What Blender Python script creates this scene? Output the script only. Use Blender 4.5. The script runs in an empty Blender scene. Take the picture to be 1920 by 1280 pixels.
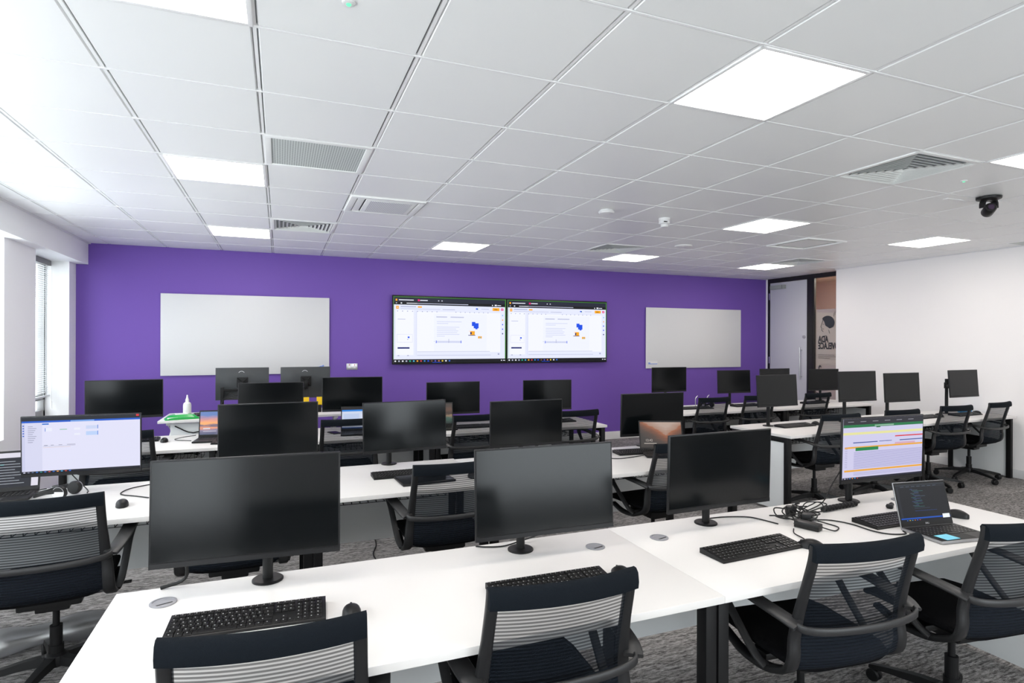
import bpy, bmesh, math, random
from mathutils import Matrix, Vector
random.seed(7)
C = bpy.context.scene.collection
PI = math.pi
rad = math.radians

# ------------------------------------------------------------------ camera, world, exposure
cam_d = bpy.data.cameras.new('camera')
cam = bpy.data.objects.new('camera', cam_d); C.objects.link(cam)
cam_d.sensor_width = 36; cam_d.lens = 20.456; cam_d.clip_start = 0.02
cam_d.shift_y = -0.0005
cam.matrix_world = Matrix.Translation((0, 0, 1.59)) @ Matrix.Rotation(-0.379, 4, 'Z') @ Matrix.Rotation(PI/2, 4, 'X') @ Matrix.Rotation(0.0034, 4, 'Z')
bpy.context.scene.camera = cam
vs = bpy.context.scene.view_settings
vs.view_transform = 'Standard'; vs.look = 'None'; vs.gamma = 1; vs.use_curve_mapping = False
vs.exposure = 0.12
w = bpy.data.worlds.new('daylight'); bpy.context.scene.world = w; w.use_nodes = True
w.node_tree.nodes['Background'].inputs[0].default_value = (0.90, 0.955, 1.0, 1)
w.node_tree.nodes['Background'].inputs[1].default_value = 6.9
LAMP = 13.5          # ceiling panel strength
bpy.context.scene.cycles.max_bounces = 10
bpy.context.scene.cycles.diffuse_bounces = 6
bpy.context.scene.cycles.transparent_max_bounces = 24

# ------------------------------------------------------------------ materials
def srgb(r, g, b):
    f = lambda c: (c/255/12.92) if c/255 <= 0.04045 else ((c/255+0.055)/1.055)**2.4
    return (f(r), f(g), f(b), 1)
def mat(name, col, rough=0.5, metal=0.0, emit=0, spec=0.5, bump=0, bscale=200):
    m = bpy.data.materials.new(name); m.use_nodes = True
    b = m.node_tree.nodes['Principled BSDF']
    b.inputs['Base Color'].default_value = col if len(col) == 4 else (*col, 1)
    b.inputs['Roughness'].default_value = rough; b.inputs['Metallic'].default_value = metal
    b.inputs['Specular IOR Level'].default_value = spec
    if emit:
        b.inputs['Emission Color'].default_value = col if len(col) == 4 else (*col, 1)
        b.inputs['Emission Strength'].default_value = emit
    if bump:
        nt = m.node_tree; tc = nt.nodes.new('ShaderNodeTexCoord'); n = nt.nodes.new('ShaderNodeTexNoise'); bp = nt.nodes.new('ShaderNodeBump')
        n.inputs['Scale'].default_value = bscale; bp.inputs['Strength'].default_value = bump; bp.inputs['Distance'].default_value = 0.002
        nt.links.new(tc.outputs['Object'], n.inputs['Vector']); nt.links.new(n.outputs['Fac'], bp.inputs['Height']); nt.links.new(bp.outputs['Normal'], b.inputs['Normal'])
    return m
def glow(name, col, s=1.0):
    m = bpy.data.materials.new(name); m.use_nodes = True; nt = m.node_tree
    b = nt.nodes['Principled BSDF']; b.inputs['Base Color'].default_value = (0.01, 0.01, 0.01, 1); b.inputs['Roughness'].default_value = 0.4; b.inputs['Specular IOR Level'].default_value = 0.15
    b.inputs['Emission Color'].default_value = col; b.inputs['Emission Strength'].default_value = s
    return m
M = {}
M['white_wall'] = mat('white_paint', (0.92, 0.90, 0.89), 0.75)
M['left_wall'] = mat('white_wall_paint', (0.93, 0.93, 0.93), 0.75)
M['purple'] = mat('purple_paint', srgb(114, 82, 172), 0.55, spec=0.35, bump=0.05)
M['skirt'] = mat('white_gloss', (0.78, 0.78, 0.78), 0.35)
M['tile'] = mat('ceiling_tile_metal', (0.88, 0.89, 0.885), 0.38, spec=0.4)
M['tgrid'] = mat('ceiling_grid_white', (0.86, 0.86, 0.86), 0.4)
M['gap'] = mat('ceiling_gap', (0.22, 0.23, 0.24), 0.8)
M['desk'] = mat('white_melamine', (0.76, 0.74, 0.72), 0.38, spec=0.4)
M['panel'] = mat('white_panel', (0.74, 0.76, 0.76), 0.5)
M['black_metal'] = mat('black_powder_coat', (0.006, 0.006, 0.0065), 0.45, spec=0.25)
M['black_plastic'] = mat('black_plastic', (0.008, 0.008, 0.0085), 0.42, spec=0.3)
M['bezel'] = mat('monitor_bezel', (0.010, 0.010, 0.011), 0.4, spec=0.3)
M['screen_off'] = mat('switched_off_screen', (0.0025, 0.0034, 0.0040), 0.16, spec=0.30)
M['frame_grey'] = mat('chair_frame_plastic', (0.014, 0.014, 0.015), 0.42, spec=0.35)
M['arm_grey'] = mat('chair_arm_plastic', (0.024, 0.024, 0.025), 0.42, spec=0.4)
M['headband'] = mat('chair_headband_fabric', (0.005, 0.0075, 0.011), 0.9, spec=0.15, bump=0.6, bscale=500)
M['seat_fabric'] = mat('chair_seat_mesh', (0.0035, 0.0035, 0.0042), 0.95, spec=0.1, bump=0.5, bscale=400)
M['grommet'] = mat('grey_grommet', (0.26, 0.26, 0.28), 0.45)
M['slot'] = mat('dark_slot', (0.02, 0.02, 0.02), 0.7)
M['key'] = mat('keycap', (0.010, 0.0095, 0.0095), 0.45, spec=0.3)
M['legend'] = mat('key_legend', (0.45, 0.45, 0.45), 0.6)
M['silver'] = mat('brushed_steel', (0.55, 0.55, 0.56), 0.3, 0.9)
M['laptop_silver'] = mat('laptop_aluminium', (0.40, 0.40, 0.41), 0.35, 0.8)
M['laptop_dark'] = mat('laptop_black', (0.011, 0.0105, 0.0105), 0.4, spec=0.3)
M['cable'] = mat('black_cable', (0.008, 0.008, 0.008), 0.5, spec=0.3)
M['board'] = mat('glass_whiteboard', (0.70, 0.705, 0.71), 0.35, spec=0.3)
M['door'] = mat('door_laminate', (0.60, 0.60, 0.65), 0.45)
M['black_frame'] = mat('black_door_frame', (0.012, 0.011, 0.011), 0.35)
M['peach'] = mat('corridor_paint', (0.72, 0.58, 0.49), 0.8)
M['lamp'] = glow('light_panel_diffuser', (1.0, 0.925, 0.865, 1), LAMP)
M['corr_fill'] = glow('corridor_fill_lamp', (1.0, 0.90, 0.80, 1), 30)  # glow of the added corridor lamp
M['blind'] = mat('blind_slats', (0.66, 0.68, 0.68), 0.4)
M['win_frame'] = mat('grey_window_frame', (0.20, 0.20, 0.20), 0.5)
M['vent_white'] = mat('vent_white', (0.88, 0.89, 0.88), 0.45)
M['vent_grey'] = mat('vent_louvre_grey', (0.36, 0.38, 0.36), 0.5)
M['louvre'] = mat('vent_louvre', (0.80, 0.82, 0.80), 0.5)
M['vent_dark'] = mat('vent_duct_dark', (0.05, 0.055, 0.05), 0.8)
M['yellow'] = mat('yellow_paper', srgb(250, 205, 20), 0.7)
M['red'] = mat('red_plastic', srgb(225, 40, 50), 0.5)
M['green_pack'] = mat('green_film', srgb(20, 170, 75), 0.3)
M['white_plastic'] = mat('white_plastic', (0.78, 0.78, 0.78), 0.35)
M['blue_pack'] = mat('blue_card', srgb(20, 150, 215), 0.5)
M['cyan_note'] = mat('cyan_sticky_note', srgb(130, 215, 240), 0.7)
M['logo'] = mat('light_grey_logo', (0.6, 0.6, 0.62), 0.4)
M['dell_back'] = mat('monitor_back', (0.030, 0.034, 0.037), 0.38)
M['ink'] = mat('dark_ink', (0.03, 0.035, 0.045), 0.6)
M['inkfaint'] = mat('faint_ink', (0.22, 0.20, 0.19), 0.6)
M['lens'] = mat('camera_lens_glass', (0.03, 0.01, 0.04), 0.05, spec=0.9)
M['blue_paint'] = mat('pale_blue_print', srgb(120, 150, 215), 0.6)
M['shell_white'] = mat('white_shell', (0.80, 0.80, 0.80), 0.5)

def glass_mat(name, tint=(1, 1, 1, 1), gloss=0.06, a=0.0):
    m = bpy.data.materials.new(name); m.use_nodes = True; nt = m.node_tree; nt.nodes.clear()
    o = nt.nodes.new('ShaderNodeOutputMaterial'); t = nt.nodes.new('ShaderNodeBsdfTransparent'); g = nt.nodes.new('ShaderNodeBsdfGlossy'); mx = nt.nodes.new('ShaderNodeMixShader')
    t.inputs[0].default_value = tint; g.inputs['Roughness'].default_value = 0.03; mx.inputs[0].default_value = gloss
    nt.links.new(t.outputs[0], mx.inputs[1]); nt.links.new(g.outputs[0], mx.inputs[2]); nt.links.new(mx.outputs[0], o.inputs[0])
    return m
M['glass'] = glass_mat('clear_window_glass', (0.97, 0.98, 0.98, 1))
def film_mat(name, col, f):
    m = bpy.data.materials.new(name); m.use_nodes = True; nt = m.node_tree; nt.nodes.clear()
    o = nt.nodes.new('ShaderNodeOutputMaterial'); t = nt.nodes.new('ShaderNodeBsdfTransparent'); d = nt.nodes.new('ShaderNodeBsdfDiffuse'); mx = nt.nodes.new('ShaderNodeMixShader')
    d.inputs[0].default_value = col; mx.inputs[0].default_value = f
    nt.links.new(t.outputs[0], mx.inputs[1]); nt.links.new(d.outputs[0], mx.inputs[2]); nt.links.new(mx.outputs[0], o.inputs[0])
    return m
M['frost'] = film_mat('frosted_window_film', (0.62, 0.57, 0.55, 1), 0.55)
M['wrap'] = glass_mat('clear_plastic_wrap', (0.80, 0.81, 0.83, 1), 0.42)
M['wrap'].node_tree.nodes['Glossy BSDF'].inputs['Roughness'].default_value = 0.45

def mesh_fabric():
    m = bpy.data.materials.new('sheer_striped_mesh'); m.use_nodes = True; nt = m.node_tree; nt.nodes.clear(); N = nt.nodes.new; L = nt.links.new
    o = N('ShaderNodeOutputMaterial'); t = N('ShaderNodeBsdfTransparent'); d = N('ShaderNodeBsdfPrincipled'); mx = N('ShaderNodeMixShader')
    d.inputs['Base Color'].default_value = (0.007, 0.010, 0.015, 1); d.inputs['Roughness'].default_value = 0.9; d.inputs['Specular IOR Level'].default_value = 0.15
    tc = N('ShaderNodeTexCoord'); sp = N('ShaderNodeSeparateXYZ'); L(tc.outputs['Object'], sp.inputs[0])
    a = N('ShaderNodeMath'); a.operation = 'MULTIPLY'; a.inputs[1].default_value = 1/0.0115; L(sp.outputs['Z'], a.inputs[0])
    fr = N('ShaderNodeMath'); fr.operation = 'FRACT'; L(a.outputs[0], fr.inputs[0])
    st = N('ShaderNodeMapRange'); st.inputs['From Min'].default_value = 0.42; st.inputs['From Max'].default_value = 0.52
    st.inputs['To Min'].default_value = 0.46; st.inputs['To Max'].default_value = 0.82; L(fr.outputs[0], st.inputs['Value'])
    # lower back is woven closer
    lo = N('ShaderNodeMapRange'); lo.inputs['From Min'].default_value = 0.56; lo.inputs['From Max'].default_value = 0.66
    lo.inputs['To Min'].default_value = 0.30; lo.inputs['To Max'].default_value = 0.0; L(sp.outputs['Z'], lo.inputs['Value'])
    ad = N('ShaderNodeMath'); ad.operation = 'ADD'; ad.use_clamp = True; L(st.outputs[0], ad.inputs[0]); L(lo.outputs[0], ad.inputs[1])
    mn = N('ShaderNodeMath'); mn.operation = 'MINIMUM'; mn.inputs[1].default_value = 0.96; L(ad.outputs[0], mn.inputs[0])
    L(mn.outputs[0], mx.inputs[0]); L(t.outputs[0], mx.inputs[1]); L(d.outputs[0], mx.inputs[2]); L(mx.outputs[0], o.inputs[0])
    return m
M['mesh'] = mesh_fabric()

def carpet():
    m = bpy.data.materials.new('woven_plank_carpet'); m.use_nodes = True; nt = m.node_tree; N = nt.nodes.new; L = nt.links.new
    b = nt.nodes['Principled BSDF']; b.inputs['Roughness'].default_value = 0.95; b.inputs['Specular IOR Level'].default_value = 0.1
    tc = N('ShaderNodeTexCoord')
    br = N('ShaderNodeTexBrick'); br.inputs['Scale'].default_value = 1; br.inputs['Brick Width'].default_value = 1.0; br.inputs['Row Height'].default_value = 0.25
    br.inputs['Mortar Size'].default_value = 0.002; br.inputs['Color1'].default_value = (0.2, 0.2, 0.2, 1); br.inputs['Color2'].default_value = (0.8, 0.8, 0.8, 1); br.inputs['Mortar'].default_value = (0, 0, 0, 1)
    L(tc.outputs['Object'], br.inputs['Vector'])
    mp = N('ShaderNodeMapping'); mp.inputs['Scale'].default_value = (16, 95, 1); L(tc.outputs['Object'], mp.inputs['Vector'])
    n1 = N('ShaderNodeTexNoise'); n1.inputs['Scale'].default_value = 1.0; n1.inputs['Detail'].default_value = 5; n1.inputs['Distortion'].default_value = 1.2; L(mp.outputs[0], n1.inputs['Vector'])
    n2 = N('ShaderNodeTexNoise'); n2.inputs['Scale'].default_value = 320; n2.inputs['Detail'].default_value = 2; L(tc.outputs['Object'], n2.inputs['Vector'])
    wv = N('ShaderNodeTexWave'); wv.inputs['Scale'].default_value = 9; wv.inputs['Distortion'].default_value = 7; wv.inputs['Detail Scale'].default_value = 3; wv.bands_direction = 'Y'; L(tc.outputs['Object'], wv.inputs['Vector'])
    def mix(a, bb, f, k='MIX'):
        x = N('ShaderNodeMix'); x.data_type = 'RGBA'; x.blend_type = k; x.inputs['Factor'].default_value = f
        L(a, x.inputs['A']); L(bb, x.inputs['B']); return x.outputs['Result']
    c = mix(n1.outputs['Fac'], n2.outputs['Fac'], 0.42); c = mix(c, wv.outputs['Fac'], 0.07); c = mix(c, br.outputs['Color'], 0.07)
    r = N('ShaderNodeValToRGB'); e = r.color_ramp.elements; e[0].position = 0.40; e[0].color = (0.050, 0.047, 0.046, 1); e[1].position = 0.62; e[1].color = (0.42, 0.40, 0.39, 1)
    L(c, r.inputs[0]); L(r.outputs[0], b.inputs['Base Color'])
    bp = N('ShaderNodeBump'); bp.inputs['Strength'].default_value = 0.4; bp.inputs['Distance'].default_value = 0.004; L(n2.outputs['Fac'], bp.inputs['Height']); L(bp.outputs[0], b.inputs['Normal'])
    return m
M['carpet'] = carpet()

def picture(name, kind, s=0.9):
    """landscape photographs shown on laptop lock screens, procedural, local x 0..1 / z 0..1 stored in uv-free object space"""
    m = bpy.data.materials.new(name); m.use_nodes = True; nt = m.node_tree; N = nt.nodes.new; L = nt.links.new
    b = nt.nodes['Principled BSDF']; b.inputs['Base Color'].default_value = (0.01, 0.01, 0.01, 1); b.inputs['Roughness'].default_value = 0.35
    tc = N('ShaderNodeTexCoord'); sp = N('ShaderNodeSeparateXYZ'); L(tc.outputs['Generated'], sp.inputs[0])
    n = N('ShaderNodeTexNoise'); n.inputs['Scale'].default_value = 4; mp = N('ShaderNodeMapping'); mp.inputs['Scale'].default_value = (1, 1, 5) if kind != 'rock' else (2, 2, 3)
    L(tc.outputs['Generated'], mp.inputs[0]); L(mp.outputs[0], n.inputs['Vector'])
    h = N('ShaderNodeMath'); h.operation = 'MULTIPLY_ADD'; h.inputs[1].default_value = 0.22; L(n.outputs['Fac'], h.inputs[0])
    r = N('ShaderNodeValToRGB'); cr = r.color_ramp
    def stops(l):
        cr.elements[0].position = l[0][0]; cr.elements[0].color = srgb(*l[0][1]); cr.elements[1].position = l[-1][0]; cr.elements[1].color = srgb(*l[-1][1])
        for p, c in l[1:-1]: e = cr.elements.new(p); e.color = srgb(*c)
    if kind == 'sunset':
        L(sp.outputs['Z'], h.inputs[2])
        stops([(0.1, (70, 80, 110)), (0.3, (130, 120, 150)), (0.42, (230, 150, 110)), (0.52, (90, 90, 120)), (0.60, (250, 170, 100)), (0.75, (210, 140, 130)), (0.95, (90, 120, 180))])
    elif kind == 'valley':
        ab = N('ShaderNodeMath'); ab.operation = 'SUBTRACT'; ab.inputs[1].default_value = 0.62; L(sp.outputs['X'], ab.inputs[0])
        a2 = N('ShaderNodeMath'); a2.operation = 'ABSOLUTE'; L(ab.outputs[0], a2.inputs[0])
        a3 = N('ShaderNodeMath'); a3.operation = 'MULTIPLY_ADD'; a3.inputs[1].default_value = -1.0; L(a2.outputs[0], a3.inputs[0]); L(sp.outputs['Z'], a3.inputs[2])
        L(a3.outputs[0], h.inputs[2])
        stops([(0.0, (38, 28, 24)), (0.25, (70, 44, 30)), (0.45, (120, 66, 36)), (0.58, (160, 90, 50)), (0.62, (170, 130, 110)), (0.9, (190, 165, 150))])
    else:
        L(sp.outputs['Z'], h.inputs[2])
        stops([(0.15, (25, 45, 42)), (0.38, (60, 92, 80)), (0.52, (150, 120, 95)), (0.60, (45, 32, 26)), (0.8, (95, 62, 44)), (1.0, (60, 44, 36))])
    L(h.outputs[0], r.inputs[0]); L(r.outputs[0], b.inputs['Emission Color']); b.inputs['Emission Strength'].default_value = s
    return m
GL = {}
def G(r, g, b, s=0.9):
    k = (r, g, b, s)
    if k not in GL: GL[k] = glow('screen_%d_%d_%d' % (r, g, b), srgb(r, g, b), s)
    return GL[k]

# ------------------------------------------------------------------ mesh helpers
class MB:
    def __init__(s): s.v = []; s.f = []; s.m = []; s.mats = []; s.mi = 0
    def use(s, m):
        if isinstance(m, str): m = M[m]
        if m not in s.mats: s.mats.append(m)
        s.mi = s.mats.index(m); return s
    def raw(s, vs_, fs, X=None):
        o = len(s.v); s.v += [tuple(X @ Vector(p)) if X else tuple(p) for p in vs_]
        for f in fs: s.f.append([o+i for i in f]); s.m.append(s.mi)
        return s
    def box(s, x0, x1, y0, y1, z0, z1, bev=0, X=None):
        x0, x1 = min(x0, x1), max(x0, x1); y0, y1 = min(y0, y1), max(y0, y1); z0, z1 = min(z0, z1), max(z0, z1)
        if bev <= 0:
            p = [(x0,y0,z0),(x1,y0,z0),(x1,y1,z0),(x0,y1,z0),(x0,y0,z1),(x1,y0,z1),(x1,y1,z1),(x0,y1,z1)]
            return s.raw(p, [(0,3,2,1),(4,5,6,7),(0,1,5,4),(1,2,6,5),(2,3,7,6),(3,0,4,7)], X)
        bm = bmesh.new(); bmesh.ops.create_cube(bm, size=1)
        for v in bm.verts: v.co = Vector(((x0+x1)/2+v.co.x*(x1-x0), (y0+y1)/2+v.co.y*(y1-y0), (z0+z1)/2+v.co.z*(z1-z0)))
        bev = min(bev, 0.49*min(x1-x0, y1-y0, z1-z0))
        bmesh.ops.bevel(bm, geom=bm.edges[:], offset=bev, segments=2, profile=0.6, affect='EDGES')
        return s.bm(bm, X)
    def bm(s, bm, X=None):
        bm.verts.index_update(); s.raw([v.co.copy() for v in bm.verts], [[v.index for v in f.verts] for f in bm.faces], X); bm.free(); return s
    def loft(s, rings, cap=True, closed=False, X=None):
        n = len(rings[0]); v = [p for r in rings for p in r]; f = []
        k = len(rings)
        for i in range(k if closed else k-1):
            a = i*n; b = ((i+1) % k)*n
            for j in range(n): f.append((a+j, a+(j+1) % n, b+(j+1) % n, b+j))
        if cap and not closed: f.append(tuple(range(n))[::-1]); f.append(tuple((k-1)*n+j for j in range(n)))
        return s.raw(v, f, X)
    def cyl(s, c, r, z0, z1, n=20, r2=None, X=None):
        r2 = r if r2 is None else r2
        R = lambda q, z: [(c[0]+q*math.cos(2*PI*j/n), c[1]+q*math.sin(2*PI*j/n), z) for j in range(n)]
        return s.loft([R(r, z0), R(r2, z1)], X=X)
    def lathe(s, prof, n=20, c=(0, 0), X=None):
        return s.loft([[(c[0]+r*math.cos(2*PI*j/n), c[1]+r*math.sin(2*PI*j/n), z) for j in range(n)] for r, z in prof], X=X)
    def tube(s, pts, r, n=8, smooth=0, X=None):
        P = [Vector(p) for p in pts]
        if smooth: P = catmull(P, smooth)
        R = r if callable(r) else (lambda t: r)
        rings = []; up = None
        for i, p in enumerate(P):
            t = (P[min(i+1, len(P)-1)]-P[max(i-1, 0)]).normalized()
            if up is None: up = Vector((0, 0, 1)) if abs(t.z) < 0.9 else Vector((1, 0, 0))
            a = t.cross(up).normalized(); up = a.cross(t).normalized(); q = R(i/(len(P)-1))
            rings.append([p+q*(math.cos(2*PI*j/n)*a+math.sin(2*PI*j/n)*up) for j in range(n)])
        return s.loft(rings, X=X)
    def ribbon(s, pts, side, w_, th, smooth=4, X=None):
        """flat bar along pts, width w_ along side, thickness th"""
        P = catmull([Vector(p) for p in pts], smooth); S = Vector(side).normalized()
        W = w_ if callable(w_) else (lambda t: w_); rings = []
        for i, p in enumerate(P):
            t = (P[min(i+1, len(P)-1)]-P[max(i-1, 0)]).normalized(); sd = (S-t*S.dot(t)).normalized(); nn = t.cross(sd)
            a = W(i/(len(P)-1))/2; b = th/2; c = min(a, b)*0.5
            rings.append([p+sd*x+nn*y for x, y in ((a, b-c), (a-c, b), (c-a, b), (-a, b-c), (-a, c-b), (c-a, -b), (a-c, -b), (a, c-b))])
        return s.loft(rings, X=X)
    def quad(s, a, b, c, d): return s.raw([a, b, c, d], [(0, 1, 2, 3)])
    def text(s, txt, size, X, ext=0.0004, bold=0, align='CENTER'):
        cu = bpy.data.curves.new('t', 'FONT'); cu.body = txt; cu.size = size; cu.extrude = ext; cu.offset = bold; cu.align_x = align; cu.align_y = 'CENTER'; cu.resolution_u = 3
        ob = bpy.data.objects.new('t', cu); me = bpy.data.meshes.new_from_object(ob)
        s.raw([v.co.copy() for v in me.vertices], [list(p.vertices) for p in me.polygons], X)
        bpy.data.objects.remove(ob); bpy.data.meshes.remove(me); bpy.data.curves.remove(cu); return s
    def obj(s, name, parent=None, angle=35, loc=None, rz=0, fix=True):
        me = bpy.data.meshes.new(name); me.from_pydata(s.v, [], s.f)
        for m in s.mats: me.materials.append(m)
        me.polygons.foreach_set('material_index', s.m); me.update()
        if fix and s.v:
            bm = bmesh.new(); bm.from_mesh(me); bmesh.ops.recalc_face_normals(bm, faces=bm.faces[:]); bm.to_mesh(me); bm.free()
        if angle: 
            me.shade_smooth(); me.set_sharp_from_angle(angle=rad(angle))
        o = bpy.data.objects.new(name, me); C.objects.link(o)
        if parent: o.parent = parent
        if loc: o.location = loc
        if rz: o.rotation_euler.z = rz
        return o
def catmull(P, k):
    if k <= 1 or len(P) < 3: return P
    out = []; Q = [P[0]*2-P[1]]+P+[P[-1]*2-P[-2]]
    for i in range(1, len(Q)-2):
        a, b, c, d = Q[i-1:i+3]
        for j in range(k):
            t = j/k; out.append(0.5*((2*b)+(c-a)*t+(2*a-5*b+4*c-d)*t*t+(3*b-a-3*c+d)*t**3))
    out.append(P[-1]); return out
def mb(m): return MB().use(m)
def tag(o, label, cat, group=None):
    o['label'] = label; o['category'] = cat
    if group: o['group'] = group
    return o
def thing(name, label, cat, loc=(0, 0, 0), rz=0, group=None):
    o = bpy.data.objects.new(name, None); C.objects.link(o); o.empty_display_size = 0.05
    o.location = loc; o.rotation_euler = (0, 0, rz); return tag(o, label, cat, group)
def struct(b, name, **k):
    o = b.obj(name, **k); o['kind'] = 'structure'; return o
KIDS = {}
def kids(o):
    return [c for c in bpy.data.objects if c.parent == o]
def copy_tree(o, parent=None):
    c = o.copy(); C.objects.link(c)
    if parent: c.parent = parent
    for ch in kids(o): copy_tree(ch, c)
    return c
PROTO = {}
def place(key, maker, loc, rz, label, cat, group=None):
    if key not in PROTO: PROTO[key] = r = maker()
    else: r = copy_tree(PROTO[key])
    r.location = loc; r.rotation_euler = (0, 0, rz); tag(r, label, cat, group); return r
def T(x, y, z): return Matrix.Translation((x, y, z))
def RX(a): return Matrix.Rotation(rad(a), 4, 'X')
def RY(a): return Matrix.Rotation(rad(a), 4, 'Y')
def RZ(a): return Matrix.Rotation(rad(a), 4, 'Z')

# ------------------------------------------------------------------ room shell
ZC = 2.724; X0, Y0, TX, TY = -0.691, 2.3006, 0.60, 0.5929
XL, XR, YF, YN = -2.22, 8.05, 8.20, -2.75
struct(mb('carpet').box(-2.6, 8.28, YN-0.2, YF+0.1, -0.05, 0), 'floor', angle=0)
struct(mb('peach').box(8.28, 10.1, 4.0, 9.6, -0.05, 0), 'floor', angle=0)
struct(mb('purple').box(-2.6, 8.30, YF, YF+0.1, 0, ZC+0.1), 'wall_far', angle=0)
struct(mb('skirt').box(-2.0, 8.24, YF-0.015, YF, 0, 0.125, 0.003), 'baseboard_far')
struct(mb('white_wall').box(XR, XR+0.1, YN, 6.56, 0, ZC+0.1), 'wall_right', angle=0)
struct(mb('skirt').box(XR-0.015, XR, YN, 6.56, 0, 0.10, 0.003), 'baseboard_right')
# left wall: openings for four windows
OP = [(7.0, 7.97), (4.2, 6.3), (1.2, 3.6), (-2.0, 0.6)]
b = mb('left_wall'); y = YF
for a, c in OP:
    b.box(-2.58, XL, c, y, 0, 2.50); b.box(-2.58, XL, a, c, 0, 0.72); y = a
b.box(-2.58, XL, YN, y, 0, 2.50)
struct(b, 'wall_left', angle=0)
struct(mb('left_wall').box(-2.58, -2.10, YN, YF, 2.472, ZC+0.05), 'trim_1', angle=0)   # boxed-in bulkhead along the windows
for i, (a, c) in enumerate(OP):
    f = mb('win_frame')
    zb, zt = 0.72, 2.472; xa, xb = -2.50, -2.44
    f.box(xa, xb, a, c, zb, zb+0.09, 0.004).box(xa, xb, a, c, zt-0.06, zt, 0.004).box(xa, xb, a, a+0.05, zb, zt, 0.004).box(xa, xb, c-0.05, c, zb, zt, 0.004)
    f.box(xa, xb, a, c, zb+0.20, zb+0.26, 0.004)
    if c-a > 1.5: f.box(xa, xb, (a+c)/2-0.03, (a+c)/2+0.03, zb, zt, 0.004)
    wf = struct(f, 'window_%d' % (i+1))
    mb('glass').box(-2.475, -2.470, a+0.05, c-0.05, zb+0.09, zt-0.06).obj('pane', wf, 0)
    if i == 0:
        mb('win_frame').box(-2.44, -2.43, 7.45, 7.62, 0.82, 0.90, 0.003).obj('window_handle', wf)
# unseen near wall, invented with two windows for daylight and monitor reflections
b = mb('white_wall'); NW = [(-2.15, -1.15, 0.08, 2.60), (1.9, 4.8, 0.08, 2.60)]
x = -2.58
for a, c, z0, z1 in NW:
    b.box(x, a, YN-0.15, YN, 0, ZC); b.box(a, c, YN-0.15, YN, 0, z0); b.box(a, c, YN-0.15, YN, z1, ZC); x = c
b.box(x, XR+0.1, YN-0.15, YN, 0, ZC)
struct(b, 'wall_near', angle=0)
for i, (a, c, z0, z1) in enumerate(NW):
    f = mb('win_frame').box(a, c, YN-0.1, YN-0.05, z0, z0+0.05).box(a, c, YN-0.1, YN-0.05, z1-0.05, z1).box(a, a+0.05, YN-0.1, YN-0.05, z0, z1).box(c-0.05, c, YN-0.1, YN-0.05, z0, z1)
    wf = struct(f, 'window_%d' % (i+5), angle=0)
    mb('glass').box(a+0.05, c-0.05, YN-0.08, YN-0.075, z0+0.05, z1-0.05).obj('pane', wf, 0)
# window portals so the sky is sampled through the openings
def portal(loc, rot, sx, sy):
    l = bpy.data.lights.new('window_daylight', 'AREA'); l.shape = 'RECTANGLE'; l.size = sx; l.size_y = sy; l.cycles.is_portal = True
    o = bpy.data.objects.new('window_daylight', l); C.objects.link(o); o.location = loc; o.rotation_euler = rot
for a, c in OP: portal((-2.56, (a+c)/2, 1.6), (0, -PI/2, 0), 1.75, c-a)
for a, c, z0, z1 in NW: portal(((a+c)/2, YN-0.14, (z0+z1)/2), (PI/2, 0, 0), c-a, z1-z0)

# ceiling: suspended metal tiles on an exposed grid
LIGHTS = [(0, -1, 'bright ceiling light panel cut off by the top left edge of the view'), (4, -1, 'largest ceiling light panel, nearest one on the right'),
          (0, 3, 'left ceiling light panel beside the perforated square grille'), (0, 7, 'left ceiling light panel nearest the far purple wall'),
          (4, 7, 'ceiling light panel above the left wall screen'), (8, 7, 'ceiling light panel beside the square vent above the right wall screen'),
          (8, 3, 'ceiling light panel in the middle right, behind the white detector'), (12, 7, 'far right ceiling light panel near the door'),
          (12, 3, 'ceiling light panel beside the right white wall below the black camera'), (8, -1, 'ceiling light panel cut off by the right edge of the view')]
HID = [(12, -1), (0, -5), (4, -5), (8, -5), (12, -5)]  # unseen panels added to help light the room
CELLS = {(a, c) for a, c, _ in LIGHTS} | set(HID)
VENT4 = [(1, 6, 'square louvred air vent over the left side, beyond the perforated grille'), (7, 0, 'largest square louvred air vent at the upper right'),
         (7, 6, 'square louvred air vent beside the ceiling light above the right wall screen'), (12, 6, 'farthest square louvred air vent near the door')]
OTHER = [(1, 2), (2, 4), (10, 4), (14, 2)]
CELLS |= {(a, c) for a, c, _ in VENT4} | set(OTHER)
cb = MB(); g = 0.010
def cell(i, j): return X0+i*TX, X0+(i+1)*TX, Y0+j*TY, Y0+(j+1)*TY
for i in range(-3, 15):
    for j in range(-9, 10):
        if (i, j) in CELLS: continue
        x0, x1, y0, y1 = cell(i, j)
        x0 = max(x0+g, -2.30); x1 = min(x1-g, 8.26 if y0 > 6.4 else XR+0.05); y0 = max(y0+0.004, YN-0.1); y1 = min(y1-0.004, YF)
        if x1-x0 < 0.03 or y1-y0 < 0.03: continue
        cb.use('tile')
        e = 0.006
        v = [(x0, y0, ZC+0.012), (x1, y0, ZC+0.012), (x1, y1, ZC+0.012), (x0, y1, ZC+0.012), (x0+e, y0+e, ZC), (x1-e, y0+e, ZC), (x1-e, y1-e, ZC), (x0+e, y1-e, ZC)]
        cb.raw(v, [(4, 5, 6, 7)[::-1], (0, 4, 7, 3), (1, 2, 6, 5), (0, 1, 5, 4), (2, 3, 7, 6)])
cb.use('gap').box(-2.6, 8.35, YN-0.2, YF+0.1, ZC+0.012, ZC+0.05)
cb.use('tgrid')
for i in range(-2, 16):
    x = X0+i*TX
    if x > 8.2: continue
    cb.box(x-0.0065, x+0.0065, YN, YF, ZC+0.002, ZC+0.013)
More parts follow.
